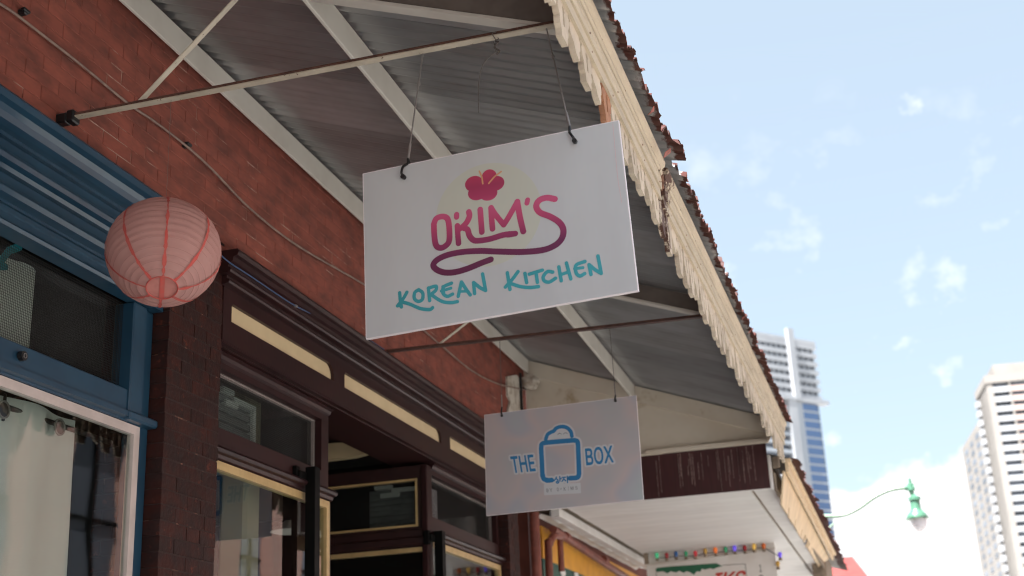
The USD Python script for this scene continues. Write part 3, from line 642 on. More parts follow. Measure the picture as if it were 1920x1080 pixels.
# fascia: moulded boards in two lengths, with a rotten joint
def fpt(y): return 2.205 + (y - 3.0) * .0044, (4.112 - (y - 3.0) * .024 if y < 5.4 else 4.054 - (y - 5.4) * .0016)
def fascia_len(y0, y1, prof):
    (xa, za), (xb, zb) = fpt(y0), fpt(y1)
    v, f = tri_poly(Polygon(prof), 1.0)
    w = np.empty_like(v); t_ = v[:, 2]
    w[:, 0] = xa + (xb - xa) * t_ + v[:, 0]; w[:, 1] = y0 + (y1 - y0) * t_; w[:, 2] = za + (zb - za) * t_ + v[:, 1]
    return fix(w, f)
crown = [(-.03, 0), (.018, 0), (.022, -.010), (.018, -.028), (.004, -.04), (.006, -.060), (.0, -.068), (-.03, -.068)]
flat = [(-.03, -.070), (-.004, -.070), (-.002, -.095), (-.008, -.098), (-.008, -.102), (-.002, -.105), (-.004, -.136), (-.03, -.136)]
low = [(-.03, -.138), (-.012, -.138), (-.010, -.19), (-.03, -.19)]
for ya, yb in ((.9, 5.35), (5.42, 10.98)):
    part(can, 'crown_moulding', fascia_len(ya, yb, crown), FASCIA)
    part(can, 'fascia_board', fascia_len(ya, yb, flat), FASCIA)
    part(can, 'lower_board', fascia_len(ya, yb, low), FASCIA)
jx, jz = fpt(5.385)
lump = trimesh.creation.icosphere(3, 1.0); lv = np.array(lump.vertices)
lv = lv * (1 + .5 * (meshkit.fbm(lv * 3 + 5, 4)[:, None] - .5)) * [.016, .024, .06] + [jx - .014, 5.39, jz - .065]
part(can, 'rotten_joint', (lv, np.array(lump.faces)), ROT, label='dark rotten joint between two fascia lengths')
nails = []
for y in np.arange(3.1, 10.8, .47):
    for dz_ in (-.052, -.12, -.165):
        x, z = fpt(y); yy2 = y + nrs.uniform(-.16, .16)
        nails.append(bx(x - .012, x + (.0065 if dz_ == -.052 else -.0005 if dz_ > -.15 else -.0095), yy2 - .0028, yy2 + .0028, z + dz_ - .0028, z + dz_ + .0028))
part(can, 'nail_heads', nails, ROT, kind='stuff')
# fretwork pendants
def fret(kind):
    w = .0755; g = .0035
    if kind == 'full':
        pts = [(-w, 0), (w, 0), (w, -.10), (w - .010, -.125), (w - .022, -.135), (w - .018, -.155), (w - .022, -.178), (w - .036, -.195), (w - .036, -.232), (-w + .036, -.232), (-w + .036, -.195), (-w + .022, -.178), (-w + .018, -.155), (-w + .022, -.135), (-w + .010, -.125), (-w, -.10)]
    elif kind == 'short':
        pts = [(-w, 0), (w, 0), (w, -.10), (w - .012, -.13), (w - .05, -.12), (0, -.165), (-w + .03, -.13), (-w, -.10)]
    else:
        pts = [(-w, 0), (w, 0), (w, -.10), (w - .010, -.125), (w - .022, -.135), (w - .018, -.155), (w - .03, -.19), (.0, -.175), (-.02, -.14), (-w + .01, -.12), (-w, -.08)]
    p = Polygon(pts)
    if kind == 'full': p = p.difference(unary_union([Point(0, -.075).buffer(.017, quad_segs=4), Polygon([(-.007, -.08), (.007, -.08), (.012, -.16), (-.012, -.16)])]))
    for s in (-1, 1): p = p.difference(Point(s * w, -.055).buffer(.013, quad_segs=3))
    return p
y = 3.02 - 13 * .159; k = -13
bad = {1: 'chip', 3: 'short', 5: 'chip', 13: 'chip', 15: 'chip', 21: 'chip', 28: 'short', 30: 'chip', 36: 'chip', 7: 'chip', 17: 'short', 24: 'chip', 33: 'short', 38: 'chip', 39: 'short', 41: 'short', 43: 'chip', 44: 'short', 46: 'chip'}
while y < 10.95:
    x, z = fpt(y); kd = bad.get(k, 'full')
    tilt = nrs.uniform(-.012, .012)
    m = prism(shapely.affinity.scale(fret(kd), 1, .74 if y < 5.4 else .90, origin=(0, 0)), .022, (x - .044 + nrs.uniform(-.002, .002), y, z - .160 + nrs.uniform(-.003, .003)), (.0, 1, tilt), (nrs.uniform(-.02, .01), -tilt, 1), (1, .0, 0))
    part(can, 'fretwork_pendant', m, FRINGE_RAW if k in (8,) else FRINGE)
    y += .159; k += 1
part(can, 'fretwork_rail', fascia_len(.9, 10.96, [(-.049, -.158), (-.031, -.158), (-.031, -.13), (-.049, -.13)]), ROT)

# ------------------------------------------------------------------ tie rods, brackets
YS1, YS2 = 3.993, 7.525
def tie(y, pa, pb, bra, brb, label, mA, mB):
    a = at_y(*pa, y); b = at_y(*pb, y); b = a + (b - a) * (2.165 - a[0]) / (b[0] - a[0])
    t = thing('tie_rod', label, 'bracket', a)
    part(t, 'rod', beam(a + [.0, 0, 0], b, .034, .007), mA)
    part(t, 'flange', beam(a + [0, -.012, .0095], b + [0, -.012, .0095], .006, .012), mB)
    c = at_y(*bra, y); d = at_y(*brb, y); d = c + (d - c) * 1.0
    part(t, 'brace', beam(c + [0, 0, .012], d, .028, .007, up=(-.7, 0, .7)), STEELP)
    part(t, 'brace_flange', beam(c + [-.004, .010, .016], d + [-.004, .010, .006], .007, .016, up=(-.7, 0, .7)), mB)
    if mA is STEELP: part(t, 'wall_clamp', [cbx(-.02, .05, y - .022, y + .022, a[2] - .022, a[2] + .022, .006), cbx(.05, .085, y - .026, y + .026, a[2] - .026, a[2] + .028, .006)], BLACK)
    return t, a, b
_, ra, rb = tie(YS1, (112, 226), (1020, 52), (262, 196), (455, -15), 'cream and rusty steel tie rod with brace above the nearer sign', STEELP, RUSTROD)
_, sa_, sb_ = tie(YS2, (722, 661), (1310, 595), (825, 648), (900, 585), 'dark brown steel tie rod above the farther sign', DARKROD, RUSTROD)
# loose wire hung from the nearer rod
pts = [at_y(x, y_, YS1 - .02) for x, y_ in ((925, 78), (930, 92), (926, 100), (916, 108), (905, 122), (899, 145), (897, 175), (898, 212))]
t = thing('loose_wire', 'thin loose wire knotted on the nearer tie rod', 'wire', pts[0])
part(t, 'strand', tube(spline(pts), .0016, 5), WIRED)
kp = at_y(930, 88, YS1 - .018)
part(t, 'knot', [tube(spline([kp + [0, 0, .025], kp + [.012, -.01, .01], kp + [-.006, .0, 0], kp + [.01, .008, -.014], kp + [.002, 0, -.03]]), .0035, 6), tube(spline([kp + [.0, 0, .03], kp + [-.006, -.02, .045], kp + [0, .0, .06], kp + [.004, .022, .045], kp + [0, 0, .03]]), .0018, 5)], WIRED)

# ------------------------------------------------------------------ hanging signs
class Plane2:
    """pixels of the photograph laid on the sign's own plane"""
    def __init__(s, Y): s.Y = Y
    def p(s, x, y): q = at_y(x, y, s.Y); return (q[0], q[2])
def board(name, label, Y, corners, mface, medge, th=.014):
    pl = Plane2(Y); C = [np.array(pl.p(*c)) for c in corners]
    t = thing(name, label, 'sign', (np.mean([c[0] for c in C]), Y, min(c[1] for c in C)))
    part(t, 'panel', xzplate(Polygon(C).buffer(-.002), Y, Y + th - .001), mface)
    part(t, 'edge', xzplate(Polygon(C).difference(Polygon(C).buffer(-.0025)), Y - .0003, Y + th), medge)
    return t, pl
def ink(pl, strokes, closed=False):
    """strokes: list of (points in px, width in px)"""
    k = np.linalg.norm(np.array(pl.p(960, 500)) - np.array(pl.p(961, 500)))
    out = []
    for pts, w in strokes:
        q = spline([pl.p(*a) for a in pts], 7)
        out.append(LineString(q).buffer(w * k / 2, quad_segs=6))
    return unary_union(out)
def z6(pts): return [(760 + x / 6, 340 + y / 6) for x, y in pts]
def z5(pts): return [(940 + x / 4.909, 340 + y / 4.909) for x, y in pts]
def zk(pts): return [(730 + x / 6.355, 470 + y / 6.355) for x, y in pts]
def z3(pts): return [(640 + x / 3, 220 + y / 3) for x, y in pts]
s1, p1 = board('hanging_sign', 'white sign with pink flower and teal Korean Kitchen lettering on the nearer rod', YS1, [(680, 325.5), (1160, 225), (1197, 545), (686, 636)], SIGNW, SIGNEDGE)
print_y = lambda poly, Y, d=.0012: xzplate(poly, Y - d, Y - .0002)
zlo, zhi = p1.p(870, 515)[1], p1.p(900, 320)[1]
LOGO = two_tone_z('logo_pink', [(0, (.13, .028, .075)), (.20, (.16, .033, .095)), (.34, (.30, .045, .125)), (.5, (.50, .075, .17)), (.62, (.56, .10, .215)), (.74, (.42, .055, .135)), (.84, (.36, .045, .11)), (1, (.52, .055, .12))], zlo, zhi)
TEALP = mat('sign_teal', (.045, .30, .345), (.06, .36, .42), scale=2, rough=.35)
STAMEN = mat('sign_stamen', (.62, .32, .17), rough=.35)
cx, cz = p1.p(*z3([(825, 545)])[0]); rr_ = np.linalg.norm(np.array(p1.p(*z3([(1130, 545)])[0])) - [cx, cz])
part(s1, 'printed_disc', print_y(Point(cx, cz).buffer(rr_ * .98, quad_segs=20), YS1, .0006), PALEY)
W = 11.2
logo = ink(p1, [
    (z6([(322, 480), (352, 418), (425, 397), (478, 428), (496, 540), (494, 670), (452, 728), (392, 750), (346, 718), (328, 620), (322, 480)]), W),
    (z6([(577, 374), (578, 404)]), 10.2),
    (z6([(586, 500), (592, 600), (600, 700)]), 10.5),
    (z6([(715, 344), (722, 395), (690, 465), (640, 515), (600, 545)]), 11),
    (z6([(655, 525), (700, 545), (722, 610), (760, 657), (815, 670), (950, 650), (1100, 605), (1200, 592)]) + z5([(60, 492), (128, 482)]), W),
    (z6([(843, 318), (853, 450), (862, 572)]), 10.8),
    (z6([(965, 298), (972, 420), (982, 536)]), 10.8)])
Mst = ink(p1, [(z6([(965, 298), (1012, 372), (1108, 490)]), 10.5), (z6([(1108, 490), (1165, 400)]) + z5([(148, 188)]), 10.5), (z5([(148, 188), (172, 330), (203, 462)]), 11.2),
    (z5([(243, 172), (236, 202)]), 9.4),
    (z5([(492, 164), (420, 152), (352, 174), (322, 228), (355, 287), (450, 326), (535, 380), (572, 450), (555, 530), (490, 592), (380, 633), (200, 650), (0, 648)]) + z6([(1000, 790), (850, 784), (650, 795), (480, 828), (365, 880), (316, 940), (350, 992), (440, 1026), (560, 1022), (700, 983), (850, 922), (962, 880)]), W + .3)])
def ell(pl, c, rx, ry, kpx):
    x, z = pl.p(*z3([c])[0]); return shapely.affinity.scale(Point(x, z).buffer(1, quad_segs=10), rx * kpx / 3, ry * kpx / 3)
K1 = np.linalg.norm(np.array(p1.p(900, 400)) - np.array(p1.p(901, 400)))
flower = unary_union([ell(p1, c, a, b, K1) for c, a, b in (((832, 338), 43, 46), ((747, 374), 51, 45), ((868, 372), 49, 43), ((765, 425), 52, 43), ((828, 428), 50, 42), ((805, 388), 40, 40))])
part(s1, 'printed_name', print_y(unary_union([logo, Mst]), YS1), LOGO)
part(s1, 'printed_flower', print_y(flower, YS1), LOGO)
part(s1, 'printed_stamens', print_y(ink(p1, [(z3([(777, 304), (790, 335), (796, 374)]), 3.0), (z3([(900, 306), (862, 335), (830, 372)]), 3.0)]), YS1, .0018), STAMEN)
kw = 6.6
kor = ink(p1, [
    (zk([(124, 502), (132, 590), (146, 672)]), kw), (zk([(210, 496), (165, 575), (98, 658)]), kw), (zk([(98, 656), (146, 660)]), 5.5), (zk([(165, 615), (250, 640), (370, 690), (480, 703), (517, 680)]), kw),
    (zk([(350, 466), (305, 500), (300, 570), (345, 606), (395, 580), (398, 505), (350, 466)]), kw),
    (zk([(468, 445), (474, 520), (482, 596)]), kw), (zk([(466, 448), (555, 424), (556, 470), (505, 520), (530, 545), (600, 592), (660, 614), (740, 620), (812, 608)]), kw),
    (zk([(742, 388), (650, 432), (640, 505), (690, 545), (755, 518)]), kw), (zk([(620, 482), (735, 448)]), 5.6), (zk([(640, 430), (650, 520)]), 6.5),
    (zk([(822, 545), (860, 374)]), kw), (zk([(860, 374), (912, 455), (965, 528)]), kw), (zk([(838, 488), (925, 484)]), 5),
    (zk([(1017, 512), (1005, 380)]), kw), (zk([(1005, 380), (1080, 440), (1148, 476)]), kw), (zk([(1148, 476), (1112, 278)]), kw),
    (z5([(56, 842), (70, 930), (80, 996)]), kw), (z5([(154, 832), (100, 905), (38, 974)]), kw), (z5([(85, 940), (170, 968), (260, 978), (342, 970)]), kw),
    (z5([(218, 848), (234, 932)]), kw), (z5([(258, 855), (378, 818)]), kw), (z5([(320, 842), (333, 930)]), kw),
    (z5([(474, 836), (425, 832), (388, 876), (395, 915), (440, 928), (500, 893)]), kw),
    (z5([(530, 788), (552, 916)]), kw), (z5([(600, 752), (640, 898)]), kw), (z5([(545, 860), (620, 835)]), 6),
    (z5([(770, 738), (690, 772), (688, 840), (722, 872), (768, 850)]), kw), (z5([(675, 805), (752, 795)]), 5.6),
    (z5([(826, 858), (808, 768)]), kw), (z5([(808, 768), (865, 815), (920, 848)]), kw), (z5([(920, 848), (890, 688)]), kw)])
part(s1, 'printed_words', print_y(kor, YS1), TEALP)
RED = mat('sign_scratch', (.62, .40, .42), rough=.5)
part(s1, 'scratch', print_y(ink(p1, [([(1149, 232), (1158, 330), (1166, 380)], .8)]), YS1, .0006), RED)

def hanger(t, Y, top, mid, bottom, r=.0028):
    a, b = at_y(*top, Y), at_y(*mid, Y)
    a = a + [0, 0, .01]
    part(t, 'hanger_wire', tube([a, a + (b - a) * .62, b], r, 6), WIRE)
    j = a + (b - a) * .28
    part(t, 'wire_sleeve', tube([b + (a - b) * .0, b + (a - b) * .14], r * 1.9, 7), WIRE); part(t, 'wire_sleeve', tube([j, j + (b - a) * .03], r * 2.2, 7), WIRE)
    c = at_y(*bottom, Y - .008)
    q = [b + [0, 0, .004], b + [0, -.006, -.02], (b + c) / 2 + [-.006, -.012, 0], c + [-.004, -.012, .01], c]
    part(t, 'hook', [tube(spline(q), .0048, 7), tube([c + [0, -.012, -.004], c + [0, .004, -.002]], .009, 8), tube(spline([b + [0, 0, .004], b + [.004, .012, -.03], at_y(*bottom, Y + .02)]), .004, 6)], BLACK)
hanger(s1, YS1, (793, 105), (765, 298), (757, 331))
hanger(s1, YS1, (1025, 58), (1068, 238), (1078, 264))

# second sign
s2, p2 = board('hanging_sign', 'silver grey sign with blue box emblem on the farther rod', YS2, [(908, 778), (1193, 741), (1207, 937), (912, 967.5)], HOLO, SIGNEDGE, th=.008)
def zb(pts): return [(860 + x / 3.6, 700 + y / 3.6) for x, y in pts]
BLUEP = mat('sign_blue', (.028, .19, .42), (.035, .21, .44), scale=2, rough=.3)
HALO = mat('sign_halo', (.57, .59, .62), rough=.3)
GREYP = mat('sign_grey_text', (.17, .19, .22), rough=.4)
boxr = ink(p2, [(zb([(628, 721), (596, 724)]), 8), (zb([(604, 723), (575, 712), (566, 680)]), 8), (zb([(566, 690), (562, 600), (557, 505)]), 8), (zb([(557, 508), (562, 478), (588, 468)]), 8), (zb([(582, 469), (680, 460), (780, 452)]), 8), (zb([(776, 452), (800, 458), (806, 484)]), 8), (zb([(806, 480), (810, 580), (813, 680)]), 8), (zb([(813, 676), (806, 700), (785, 707)]), 8), (zb([(789, 706), (752, 708)]), 8)])
arch = ink(p2, [(zb([(588, 446), (600, 414), (625, 397), (642, 390), (660, 370), (695, 360), (730, 367), (756, 392), (765, 424)]), 6.4)])
eyes = ink(p2, [(zb([(668, 414), (680, 405), (694, 410)]), 1.0), (zb([(707, 410), (720, 401), (734, 407)]), 1.0)])
han = ink(p2, [(zb([(660, 700), (655, 712), (643, 726)]), 2.1), (zb([(658, 710), (672, 722)]), 2.1), (zb([(683, 697), (684, 727)]), 2.1), (zb([(684, 711), (694, 711)]), 2.0), (zb([(667, 728), (659, 735), (667, 742), (676, 735), (667, 728)]), 2.0),
    (zb([(699, 703), (722, 701)]), 2.1), (zb([(712, 703), (707, 717), (697, 730)]), 2.1), (zb([(711, 714), (723, 726)]), 2.1), (zb([(733, 694), (735, 738)]), 2.1), (zb([(735, 714), (745, 713)]), 2.0)])
def text2(text, A, B, C, pl, bold=False):
    """lettering whose baseline runs from pixel A to pixel B and whose capitals reach pixel C above A, as a flat shape on the sign"""
    m = meshkit.text_mesh(text, 1.0, depth=.01, bold=bold); v = np.array(m.vertices); f = np.array(m.faces)
    tri = v[f]; top = tri[np.all(tri[:, :, 2] > .009, axis=1)][:, :, :2]
    w0, w1 = v[:, 0].min(), v[:, 0].max(); h1 = v[:, 1].max()
    a, b, c = (np.array(pl.p(*q)) for q in (A, B, C))
    ux, uz = (b - a) / (w1 - w0), (c - a) / h1
    return unary_union([Polygon(a + (t[:, :1] - w0) * ux + t[:, 1:] * uz).buffer(.0002) for t in top])
the = text2('THE', *zb([(365, 671), (521, 657), (347, 562)]), p2, bold=True)
bo_ = text2('BOX', *zb([(862, 619), (1047, 598), (852, 507)]), p2, bold=True)
by = unary_union([text2(ch, *zb([(x0, 803 - (x0 - 592) * .09), (x0 + w, 803 - (x0 - 592) * .09 - w * .09), (x0 - 2, 779 - (x0 - 592) * .085)]), p2) for ch, x0, w in (('B', 594, 13), ('Y', 616, 17), ('O', 664, 14), ('K', 710, 14), ('I', 740, 4), ('M', 757, 19), ('S', 789, 14))] + [ink(p2, [(zb([(692, 776), (690, 783)]), 1.0)])])
kk = np.linalg.norm(np.array(p2.p(960, 850)) - np.array(p2.p(961, 850)))
inner = Polygon([p2.p(*q) for q in zb([(590, 440), (640, 390), (700, 360), (765, 425), (600, 455)])])
halo = unary_union([g.buffer(3.2 * kk) for g in (the, bo_, boxr, arch, han)] + [Polygon([p2.p(*q) for q in zb([(578, 752), (820, 742), (823, 806), (580, 820)])]).buffer(.8 * kk), inner])
part(s2, 'printed_halo', print_y(halo, YS2, .0008), HALO)
part(s2, 'printed_box', print_y(unary_union([boxr, arch]), YS2, .0016), BLUEP)
part(s2, 'printed_word', print_y(the, YS2, .0016), BLUEP); part(s2, 'printed_word', print_y(bo_, YS2, .0016), BLUEP)
part(s2, 'printed_hangul', print_y(han, YS2, .0016), BLUEP)
part(s2, 'printed_small_words', print_y(unary_union([by, eyes]), YS2, .0016), GREYP)
def hanger2(t, Y, top, mid, bottom):
    a, b = at_y(*top, Y) + [0, 0, .01], at_y(*mid, Y)
    part(t, 'hanger_wire', tube([a, b], .0018, 6), WIRED)
    part(t, 'wire_sleeve', tube([b, b + (a - b) * .18], .004, 7), WIRE)
    c = at_y(*bottom, Y - .006)
    part(t, 'hook', [tube(spline([b, (b + c) / 2 + [0, -.01, 0], c]), .0055, 7), tube([c + [0, -.004, .004], c + [0, .003, -.006]], .008, 7)], BLACK)
hanger2(s2, YS2, (937, 637), (941, 764), (941, 779)); hanger2(s2, YS2, (1143, 613), (1154, 742), (1154, 751))

# ------------------------------------------------------------------ paper lantern on the nearer rod
LY = YS1
LC = at_y(307, 473, LY); LR = 107 / FPX * np.linalg.norm(LC - EYE) * .95
t = thing('paper_lantern', 'round pink paper lantern with red seams hanging before the blue cornice', 'lantern', LC)
nr_ = 19; prof = []
lat0, lat1 = -1.30, 1.36
lats = [lat0 + (lat1 - lat0) * (k + (nrs.uniform(-.16, .16) if 0 < k < nr_ else 0)) / nr_ for k in range(nr_ + 1)]
for k in range(nr_ + 1):
    la = lats[k]
    prof.append((LR * math.cos(la) , LR * .955 * math.sin(la)))
    if k < nr_:
        for s_ in (.25, .5, .75):
            lb = la + (lats[k + 1] - la) * s_; sag = 1 - .014 * math.sin(math.pi * s_)
            prof.append((LR * math.cos(lb) * sag, LR * .955 * math.sin(lb) * sag))
hv_ = (EYE - LC) * [1, 1, 0]; hv_ /= np.linalg.norm(hv_)
tilt = trimesh.transformations.rotation_matrix(math.radians(27), np.cross([0, 0, -1.0], hv_))[:3, :3]
def tl(m): v, f = vf(m); return (v - LC) @ tilt.T + LC, f
V_, F_ = lathe(prof, LC, 64)
ang = np.arctan2(V_[:, 1] - LC[1], V_[:, 0] - LC[0]); wob = 1 + .006 * np.sin(8 * ang) + .014 * (meshkit.noise((V_ - LC) * 15) - .5) + .012 * (meshkit.noise((V_ - LC) * 40 + 7) - .5)
V_[:, :2] = LC[:2] + (V_[:, :2] - LC[:2]) * wob[:, None]
part(t, 'paper', tl((V_, F_)), PAPER, smooth=50)
ribs = []
for k in range(0, nr_ + 1):
    la = lats[k]; r_ = LR * math.cos(la) * 1.002; z_ = LR * .955 * math.sin(la) * 1.002
    th = np.linspace(0, 2 * math.pi, 41)
    ribs.append(tl(tube(np.stack([LC[0] + r_ * np.cos(th), LC[1] + r_ * np.sin(th), np.full(41, LC[2] + z_)], 1), .0008, 4, caps=False)))
part(t, 'wire_ribs', ribs, RIBW)
to_cam = math.atan2(EYE[1] - LC[1], EYE[0] - LC[0])
for k in range(8):
    a_ = to_cam + math.radians(2) + k * math.pi / 4
    P_ = []
    for la in np.linspace(lat0, lat1, 60):
        wdt = .0048 * (1 + .7 * (float(meshkit.noise(np.array([la * 16, k * 3.1, 0]))) - .5) * 2)
        P_.append((la, max(wdt, .0015)))
    V2, F2 = [], []
    for la, w_ in P_:
        r_ = LR * math.cos(la) * 1.007 + .0012; z_ = LR * .955 * math.sin(la) * 1.004
        j = .0022 * (float(meshkit.noise(np.array([la * 25, k * 7.7, 4]))) - .5)
        for s_ in (-1, 1):
            V2.append([LC[0] + r_ * math.cos(a_) - (s_ * w_ + j) * math.sin(a_), LC[1] + r_ * math.sin(a_) + (s_ * w_ + j) * math.cos(a_), LC[2] + z_])
    for q in range(len(P_) - 1): F2 += [[2 * q, 2 * q + 1, 2 * q + 3], [2 * q, 2 * q + 3, 2 * q + 2]]
    part(t, 'seam', tl((np.array(V2), np.array(F2))), SEAM)
rb_ = LR * math.cos(lat0); zb_ = LR * .955 * math.sin(lat0)
th = np.linspace(0, 2 * math.pi, 41)
cv_ = np.array([[0, 0, 0]] + [[rb_ * .985 * math.cos(q), rb_ * .985 * math.sin(q), 0] for q in th[:-1]]) + LC + [0, 0, zb_ + .004]
part(t, 'bottom_paper', tl((cv_, np.array([[0, 1 + (q + 1) % 40, 1 + q] for q in range(40)]))), mat('lantern_inner_paper', (.52, .21, .18), (.44, .16, .14), scale=20, rough=.9))
qa_ = to_cam + math.pi / 2
part(t, 'bottom_strip', tl(prism(sbox(-.009, -rb_ * .95, .009, rb_ * .95), .001, LC + [0, 0, zb_ + .0015], (math.cos(qa_), math.sin(qa_), 0), (-math.sin(qa_), math.cos(qa_), 0), (0, 0, 1))), SEAM)
part(t, 'bottom_ring', tl(tube(np.stack([LC[0] + rb_ * np.cos(th), LC[1] + rb_ * np.sin(th), np.full(41, LC[2] + zb_)], 1), .0025, 6, caps=False)), SEAM)
topz = LR * .955 * math.sin(lat1)
rodz = ra[2] + (rb[2] - ra[2]) * (LC[0] - ra[0]) / (rb[0] - ra[0])
part(t, 'thread', tube([LC + tilt @ np.array([0, 0, topz]), (LC[0], LY, rodz)], .0008, 5), WIRED)
part(t, 'spreader', [tube([LC + tilt @ np.array([-LR * math.cos(lat1), 0, topz]), LC + tilt @ np.array([LR * math.cos(lat1), 0, topz])], .002, 5)], WIRE)

# ------------------------------------------------------------------ cable along the brick wall
pts = [at_x(x, y, .03) for x, y in ((-30, -10), (20, 20), (70, 58), (150, 120), (240, 194), (290, 228), (352, 276), (400, 320), (470, 392), (560, 462), (690, 538), (760, 590), (830, 650), (885, 695), (935, 720), (985, 731))]
t = thing('wall_cable', 'brown grey cable looping along the red brick wall', 'cable', pts[1])
part(t, 'wire', tube(spline(pts, 6), .0062, 7), CABLE, smooth=True)
for (px, py) in ((44, 22), (350, 272), (985, 728)):
    c = at_x(px, py, .02); part(t, 'standoff', [cbx(.0, .036, c[1] - .012, c[1] + .012, c[2] - .014, c[2] + .010, .004), cbx(.018, .04, c[1] - .02, c[1] + .02, c[2] - .005, c[2] + .009, .003)], BLACK)
# plaster patch, thin pipe and torn flashing at the far corner of the wall
pc = [at_x(x, y, .01)[1:] for x, y in ((949, 706), (966, 703), (976, 714), (979, 765), (983, 800), (948, 800), (951, 770), (955, 752), (950, 742))]
single('plaster_patch', wallplate(Polygon(pc), .004, .022), PLASTER, 'bare pale plaster patch at the far corner of the brick wall', 'plaster')
a_, b_ = at_x(974, 692, .035), at_x(979, 775, .035)
single('conduit', tube([(.035, b_[1], 4.66), (.035, b_[1], 3.6)], .012, 8), BLACK, 'thin black conduit running down the wall corner behind the far sign', 'pipe')
lc = at_y(994, 716, 10.75)
lump = trimesh.creation.icosphere(3, 1.0); lv = np.array(lump.vertices); lv = lv * (1 + .9 * (meshkit.fbm(lv * 2.2 + 9, 4)[:, None] - .5)) * [.085, .05, .07] + lc
single('torn_flashing', (lv, np.array(lump.faces)), PLASTER, 'crumpled pale flashing in the corner below the gable rafter', 'flashing')

# ------------------------------------------------------------------ neighbour shop: white soffit canopy, fascia with slats, yellow front
NY0, NY1 = 10.93, 18.1
SZ = 3.49
nb_ = thing('white_canopy', 'white boarded canopy soffit of the neighbouring shop', 'canopy', (1.1, 14.5, 3.4))
y = NY0; SP = .165
while y < NY1:
    part(nb_, 'soffit_board', cbx(.30, 1.90, y + nrs.uniform(.0, .003) ** 1, y + SP - (nrs.uniform(.001, .003) if nrs.rand() < .8 else .007), SZ + nrs.uniform(-.0015, .0015), SZ + .022, .003), SOFFIT)
    part(nb_, 'border_board', cbx(1.925, 2.07, y + .003, y + SP - .003, SZ + .003 + nrs.uniform(-.002, .002), SZ + .028, .004), SOFFIT)
    y += SP
part(nb_, 'end_board', [cbx(.05, 2.085, NY0 - .03, NY0 - .003, SZ - .006, SZ + .03, .004)], SOFFIT)
part(nb_, 'upper_deck', bx(.0, 2.06, NY0, NY1, SZ + .03, SZ + .05), GUTTER)
part(nb_, 'outer_beam', [cbx(2.072, 2.10, NY0 - .04, NY1, SZ - .012, 3.77, .005)], SOFFIT)
part(nb_, 'border_trim', cbx(1.902, 1.923, NY0, NY1, SZ + .012, SZ + .03, .003), GUTTER)
# beam with folded flashing along the wall side
part(nb_, 'wall_beam', beam((.20, NY0, SZ - .028), (.20, 15.3, SZ - .028), .075, .075), WHITE)
V, F = [], []
ys = np.linspace(NY0, 15.3, 90)
for y in ys:
    w = .010 * math.sin(2 * math.pi * y / .42); q = .012 * (float(meshkit.noise(np.array([y * 4, 0, 7]))) - .5)
    V += [[.155, y, SZ - .005], [.15 + w * .3, y, SZ - .065 + w + q], [.075, y, SZ - .03 + w * .5], [.03, y, SZ - .05 - q]]
for k in range(len(ys) - 1):
    for q in range(3):
        a_ = k * 4 + q; F += [[a_, a_ + 1, a_ + 5], [a_, a_ + 5, a_ + 4]]
part(nb_, 'flashing', (np.array(V), np.array(F)), WHITE, smooth=True)
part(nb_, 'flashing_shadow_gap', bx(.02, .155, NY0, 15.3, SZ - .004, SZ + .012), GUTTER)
# outer fascia of slats
fs = thing('slatted_fascia', 'cream slatted fascia of the neighbouring canopy under rusty tin', 'fascia', (2.15, 14, 3.35))
def ftop(y): s_ = (y - 10.95) / 5.55; return np.array([2.213 + .04 * s_, y, 3.725 - .13 * s_])
def fbot(y): s_ = (y - 10.95) / 5.55; return np.array([2.142 - .075 * s_, y, 3.345 + .10 * s_])
y = 10.95; k = 0; sl = []
FASC2 = mat('slat_paint', (.72, .55, .35), (.64, .48, .30), scale=8, rough=.6, bump=.002, rand=.08)
while y < 16.6:
    a_, b_ = ftop(y), fbot(y); a_ = a_ + (b_ - a_) * .26
    f_ = 1.0 if k % 11 not in (9,) and not (36 < k < 48 and k % 3) else .72
    b_ = a_ + (b_ - a_) * f_ * nrs.uniform(.97, 1.02)
    part(fs, 'slat', beam(a_, b_, .016, .062, up=(0, 1, 0), c=.002), FASC2)
    y += .072; k += 1
part(fs, 'head_board', [beam(ftop(10.95) + (fbot(10.95) - ftop(10.95)) * .14 + [.02, 0, 0], ftop(16.6) + (fbot(16.6) - ftop(16.6)) * .14 + [.02, 0, 0], .03, .11), beam(ftop(10.95) + [.02, 0, -.005], ftop(16.6) + [.02, 0, -.005], .05, .03)], FASC2)
part(fs, 'backing_board', beam(ftop(10.95) + [-.12, 0, -.10], ftop(17.9) + [-.12, 0, -.10], .02, .16), GUTTER)
for q_ in (cbx(2.105, 2.17, 10.92, 10.98, 3.66, 3.76, .01), cbx(2.105, 2.125, 10.92, 10.97, 3.46, 3.62, .006), cbx(1.99, 2.16, 16.55, 17.95, 3.30, 3.62, .01)): part(fs, 'end_timber', q_, GUTTER)
ys = np.arange(10.96, 18.2, .0098); V, F = [], []
for y in ys:
    b_ = ftop(min(y, 18)); w = .010 * math.cos(2 * math.pi * y / .0795)
    e = .105 + .05 * (float(meshkit.noise(np.array([y * 6, 2, 2]))) - .5) + .03 * (float(meshkit.noise(np.array([y * 50, 2, 8]))) - .5)
    for s_ in (-1.2, 0, .6, 1): V.append([b_[0] + e * s_, y, b_[2] + .022 - .30 * e * s_ + w])
for k in range(len(ys) - 1):
    for q in range(3): a_ = k * 4 + q; F += [[a_, a_ + 1, a_ + 5], [a_, a_ + 5, a_ + 4]]
part(fs, 'roof_sheet', (np.array(V), np.array(F)), TIN, smooth=True)
